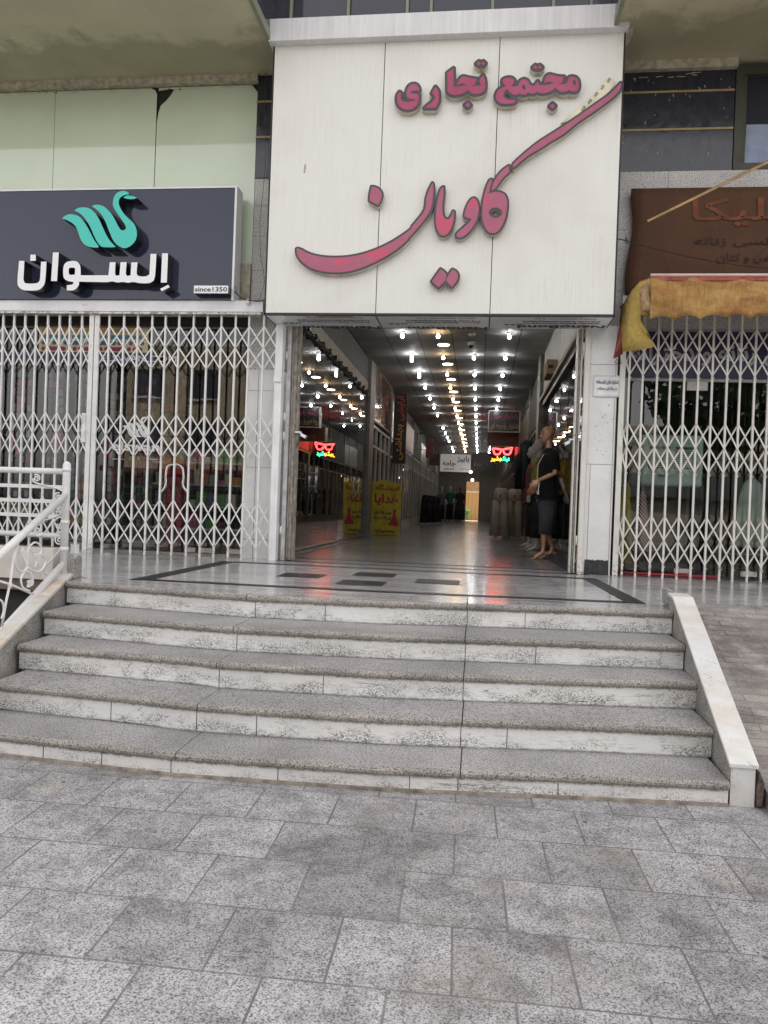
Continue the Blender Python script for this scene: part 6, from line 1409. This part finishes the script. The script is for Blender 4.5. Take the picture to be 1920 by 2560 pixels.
for i, (u, lb) in enumerate(((425, 'left red and pink stocking form behind the door handles'), (448, 'right red and pink stocking form behind the door handles'))):
    p = pY(u, 1300, 9.3); t = thing('stocking_form', lb, 'leg form', (p[0], 9.3, 0), 'stocking forms behind the door'); m = MB()
    m.tube([(p[0], 9.3, .95), (p[0], 9.3, .55), (p[0]+.01, 9.31, .30), (p[0], 9.29, .12), (p[0]-.02, 9.2, .05), (p[0]-.03, 9.12, .03)], [.085, .06, .055, .035, .035, .022], 12); m.build('stocking', plain('pink_stocking', (.42, .06, .10), .6, var=.5, scale=14), t); MB().box(p[0]-.09, p[0]+.09, 9.2, 9.4, .96, 1.1).build('cuff', plain('red_cuff', (.45, .03, .03), .7), t)
# decals on the left shop glass
fw = bpy.data.objects.new('glass_decal', None); COL.objects.link(fw); fw.parent = f; bpy.data.objects.remove(fw)
dec = thing('window_decal', 'white swan and lettering stuck on the inside of the left shop glass door', 'decal', (-4, 8.752, 1.5))
sx_, sy_, s0 = 305-.048*105, 1042-.054*120, .0525
for lp in ([(105,600),(140,560),(200,530),(270,523),(350,540),(420,580),(490,660),(540,740),(600,850),(660,970),(740,1080),(720,1098),(640,1095),(560,1080),(490,1040),(440,980),(400,890),(375,810),(330,720),(260,660),(180,620)],
           [(320,460),(370,420),(450,403),(540,410),(620,450),(690,520),(750,620),(800,730),(860,860),(930,980),(1028,1082),(1000,1092),(820,1090),(760,1060),(700,980),(650,880),(600,760),(540,650),(470,560),(400,500)],
           [(620,380),(670,360),(740,358),(820,385),(890,440),(960,520),(1020,620),(1070,720),(1120,790),(1165,800),(1205,780),(1205,730),(1160,650),(1090,550),(1020,450),(985,370),(985,290),(1010,210),(1060,150),(1130,122),(1200,125),(1245,145),(1262,180),(1200,188),(1130,220),(1090,270),(1085,340),(1120,430),(1180,520),(1260,600),(1340,680),(1385,770),(1398,870),(1370,980),(1300,1060),(1220,1103),(1150,1103),(1070,1060),(1000,990),(950,890),(900,770),(850,640),(780,520),(700,440)]):
    L = px_loops((sx_, sy_, s0), [lp], 8.752, 2); plate('decal_shape', L, 8.752, .002, MT['white_l'], MT['white_l'], dec)
p, q = pY(279, 1126, 8.752), pY(400, 1106, 8.752); text('decal_text', 'elswan', MT['white_l'], (p[0], 8.752, p[2]), EX, EZ, q[0]-p[0], q[2]-p[2], .002, .03, dec)
p, q = pY(323, 1151, 8.752), pY(352, 1142, 8.752); gd = plain('decal_gold', (.6, .45, .2), .4)
text('decal_text', 'O', gd, (p[0], 8.752, p[2]), EX, EZ, .05, q[2]-p[2], .002, .0, dec); text('decal_text', 'K', gd, (q[0]-.04, 8.752, p[2]), EX, EZ, .04, q[2]-p[2], .002, .0, dec)
for u0, u1 in ((281, 310), (365, 394)): p, q = pY(u0, 1148, 8.752), pY(u1, 1146, 8.752); MB().box(p[0], q[0], 8.75, 8.752, p[2], p[2]+.006).build('decal_line', MT['white_l'], dec)
# ================================================================== goods in the right shop
f = sub('shop_window', BL)
for a, b in ((1.46, 2.40), (2.405, 3.2), (3.205, 5.9)): MB().quad((a, 8.76, .02), (b, 8.76, .02), (b, 8.76, 2.16), (a, 8.76, 2.16)).build('pane', MT['glass'], f)
m = MB().box(1.43, 1.46, 8.74, 8.80, 0, 2.72).box(1.43, 5.9, 8.745, 8.79, 2.162, 2.2).build('frame', alu, f)
for x in (2.16, 2.86): MB().box(x, x+.17, 8.735, 8.757, .04, .095).build('patch_fitting', bpy.data.materials['chrome_fitting'], f)
fs_ = thing('fascia_sign', 'dark purple fascia with pale Persian lettering behind the right gate', 'sign', (3, 8.7, 2.2))
MB().box(1.47, 5.9, 8.70, 8.738, 2.202, 2.70).build('board', plain('dark_purple_print', (.035, .022, .075), .35), fs_); MB().box(1.47, 5.9, 8.70, 8.74, 2.702, 2.85).build('upper_trim', plain('grey_trim', (.22, .22, .22), .5), fs_)
text('sign_text', 'مانتوهای زنانه و دخترانه', plain('print_silver', (.42, .42, .48), .4), (1.60, 8.696, 2.32), EX, EZ, 2.25, .26, .003, .025, fs_, True)
MB().box(*[pY(1720, 945, 8.69)[0], pY(1772, 945, 8.69)[0]], 8.71, 8.738, 2.06, 2.155).build('label_plate', plain('worn_plate', (.5, .5, .48), .3), fs_)
ac = thing('air_cooler', 'pale green evaporative air cooler with louvred grilles behind the right gate', 'cooler', (2.0, 9.1, .95)); acg = plain('pale_green_enamel', (.40, .50, .45), .3)
p, q = pY(1597, 1213, 9.0), pY(1762, 1088, 9.0)
MB().box(p[0], q[0], 9.0, 9.5, p[2], q[2]).build('housing', acg, ac, .04, seg=3)
wd_ = q[0]-p[0]
for a in (.14, .55):
    MB().box(p[0]+wd_*a, p[0]+wd_*(a+.33), 8.997, 8.999, p[2]+.2, q[2]-.14).build('grille_recess', MT['char'], ac); m = MB()
    for i in range(9): z = p[2]+.215+i*(q[2]-p[2]-.38)/9; m.box(p[0]+wd_*a, p[0]+wd_*(a+.33), 8.985, 8.996, z, z+.016)
    m.build('louvre', acg, ac)
MB().box(p[0]+wd_*.3, p[0]+wd_*.42, 8.99, 8.998, p[2]+.10, p[2]+.13).build('name_plate', MT['char'], ac)
m = MB()
for x in (p[0]+.1, q[0]-.1): m.tube([(x, 9.25, 0), (x, 9.25, p[2])], .02, 6)
m.build('leg', MT['char'], ac)
def drape(label, x, y, m_, z0, z1, r, group=None):
    t = thing('hanging_garment', label, 'garment', (x, y, z0), group)
    MB().loft([(x, y, z1, .02, .02), (x, y, z1-.08, r*.6, r*.5), (x, y, (z0+z1)/2, r, r*.7), (x, y, z0, r*1.25, r)], 24, wob=.16, wn_=6).build('cloth', m_, t); MB().tube([(x, y, z1), (x, y, z1+.12)], .005, 5).build('hook', alu, t)
drape('mustard yellow garment hanging at the left edge of the right shop', 1.66, 8.98, cloth('mustard_hanging', (.42, .32, .03), .3), .12, 1.05, .075)
st = NT('striped_cloth'); wv = st.N('TexWave', Scale=11.); st.link(st.mapv(rot=(0, R_(40), 0)), wv.inputs['Vector']); st.fin(st.ramp(wv.outputs['Fac'], [(.45, (.55, .5, .5)), (.55, (.30, .03, .08))], 'CONSTANT'), .8); drape('red and white striped garment beside the mustard garment', 1.86, 9.05, st.m, .25, .95, .07)
drape('grey green cloth hanging behind the mustard garment in the right shop', 1.62, 9.3, cloth('sage_hanging', (.16, .17, .13), .3), 1.0, 1.95, .06)
drape('pale green wide hanging cloth at the right edge of the right shop', 3.1, 9.2, cloth('pale_green_cloth', (.40, .46, .40)), .35, 1.15, .17); drape('black garment hanging in the middle of the right shop', 2.75, 9.6, blkc, .2, 1.2, .18); drape('dark blue garment low in the middle of the right shop', 2.35, 9.4, navyc, .05, .62, .22)
o = MB().tube([(1.5, 8.62, .03), (2.6, 8.63, .025)], .016, 8).build('red_pipe', plain('red_paint', (.42, .03, .04), .4)); tag(o, 'thin red pipe lying on the floor behind the right gate', 'pipe')
# ================================================================== across the street (seen in the reflections)
OB = thing('apartment_building', 'sunlit beige building with dark windows across the street reflected in the glass', 'building', (-8, -20, ZP))
bw = plain('beige_render_wall', (.50, .42, .29), .85, var=.15, scale=.6)
MB().box(-19, -3, -30, -20, ZP, 8.5).build('wall', bw, OB)
for i in range(5):
    for j in range(2): w_ = sub('window', OB); x = -18+3.0*i; z = 3.2+2.7*j; MB().box(x, x+1.5, -20.0, -19.93, z, z+1.4).build('pane', MT['windowglass'], w_); MB().box(x-.08, x+1.58, -19.99, -19.88, z-.12, z-.02).build('sill', MT['marble'], w_)
MB().box(-19, -3, -19.99, -18.6, 1.9, 2.15).build('canopy', plain('maroon_canopy', (.16, .04, .05), .7), OB); MB().box(-18.5, -3.5, -19.98, -19.9, ZP, 1.85).build('shop_row', plain('dim_shop_row', (.05, .05, .05), .3), OB)
O2 = thing('office_building', 'lower pale building with grey signs further along across the street', 'building', (8, -22, ZP)); MB().box(-2.5, 22, -32, -22, ZP, 5.2).build('wall', plain('pale_render', (.42, .38, .31), .85), O2); MB().box(-2, 21, -21.98, -21.6, 1.6, 2.8).build('sign_band', plain('grey_sign_band', (.12, .13, .14), .4), O2)
random.seed(6)
tm = plain('street_tree_leaves', (.035, .06, .02), .7, var=.5, scale=3)
for tx, ty, lb in ((-3.5, -9.5, 'leafy street tree across the pavement left of the passage axis'), (2.2, -10.2, 'leafy street tree opposite the passage entrance'), (7.5, -9.2, 'leafy street tree opposite the right shop')):
    t = thing('street_tree', lb, 'tree', (tx, ty, ZP), 'trees along the street'); MB().tube([(tx, ty, ZP), (tx+.1, ty, 1.5), (tx, ty+.1, 3.2)], [.16, .12, .08], 8).tube([(tx, ty, 1.8), (tx-.7, ty+.2, 3.3)], [.07, .04], 6).tube([(tx, ty, 2.0), (tx+.7, ty-.2, 3.5)], [.07, .04], 6).build('trunk', plain('street_bark', (.10, .08, .06), .9), t)
    m = MB()
    for i in range(1500):
        a, u = random.uniform(0, 6.28), random.uniform(-1, 1); r = random.uniform(.4, 1)**.5; rr_ = 1.9*r*(1+.25*math.sin(3*a)+.2*math.sin(5*u)); c = Vector((tx+rr_*math.sqrt(1-u*u)*math.cos(a), ty+rr_*math.sqrt(1-u*u)*math.sin(a), 4.3+1.6*u*r)); d = Vector((random.uniform(-1, 1), random.uniform(-1, 1), random.uniform(-1, 1))).normalized()*.22; e = d.orthogonal().normalized()*.09
        m.add([c-d, c+e, c+d, c-e], [(0, 1, 2, 3)])
    m.build('crown', tm, t, fixn=False)
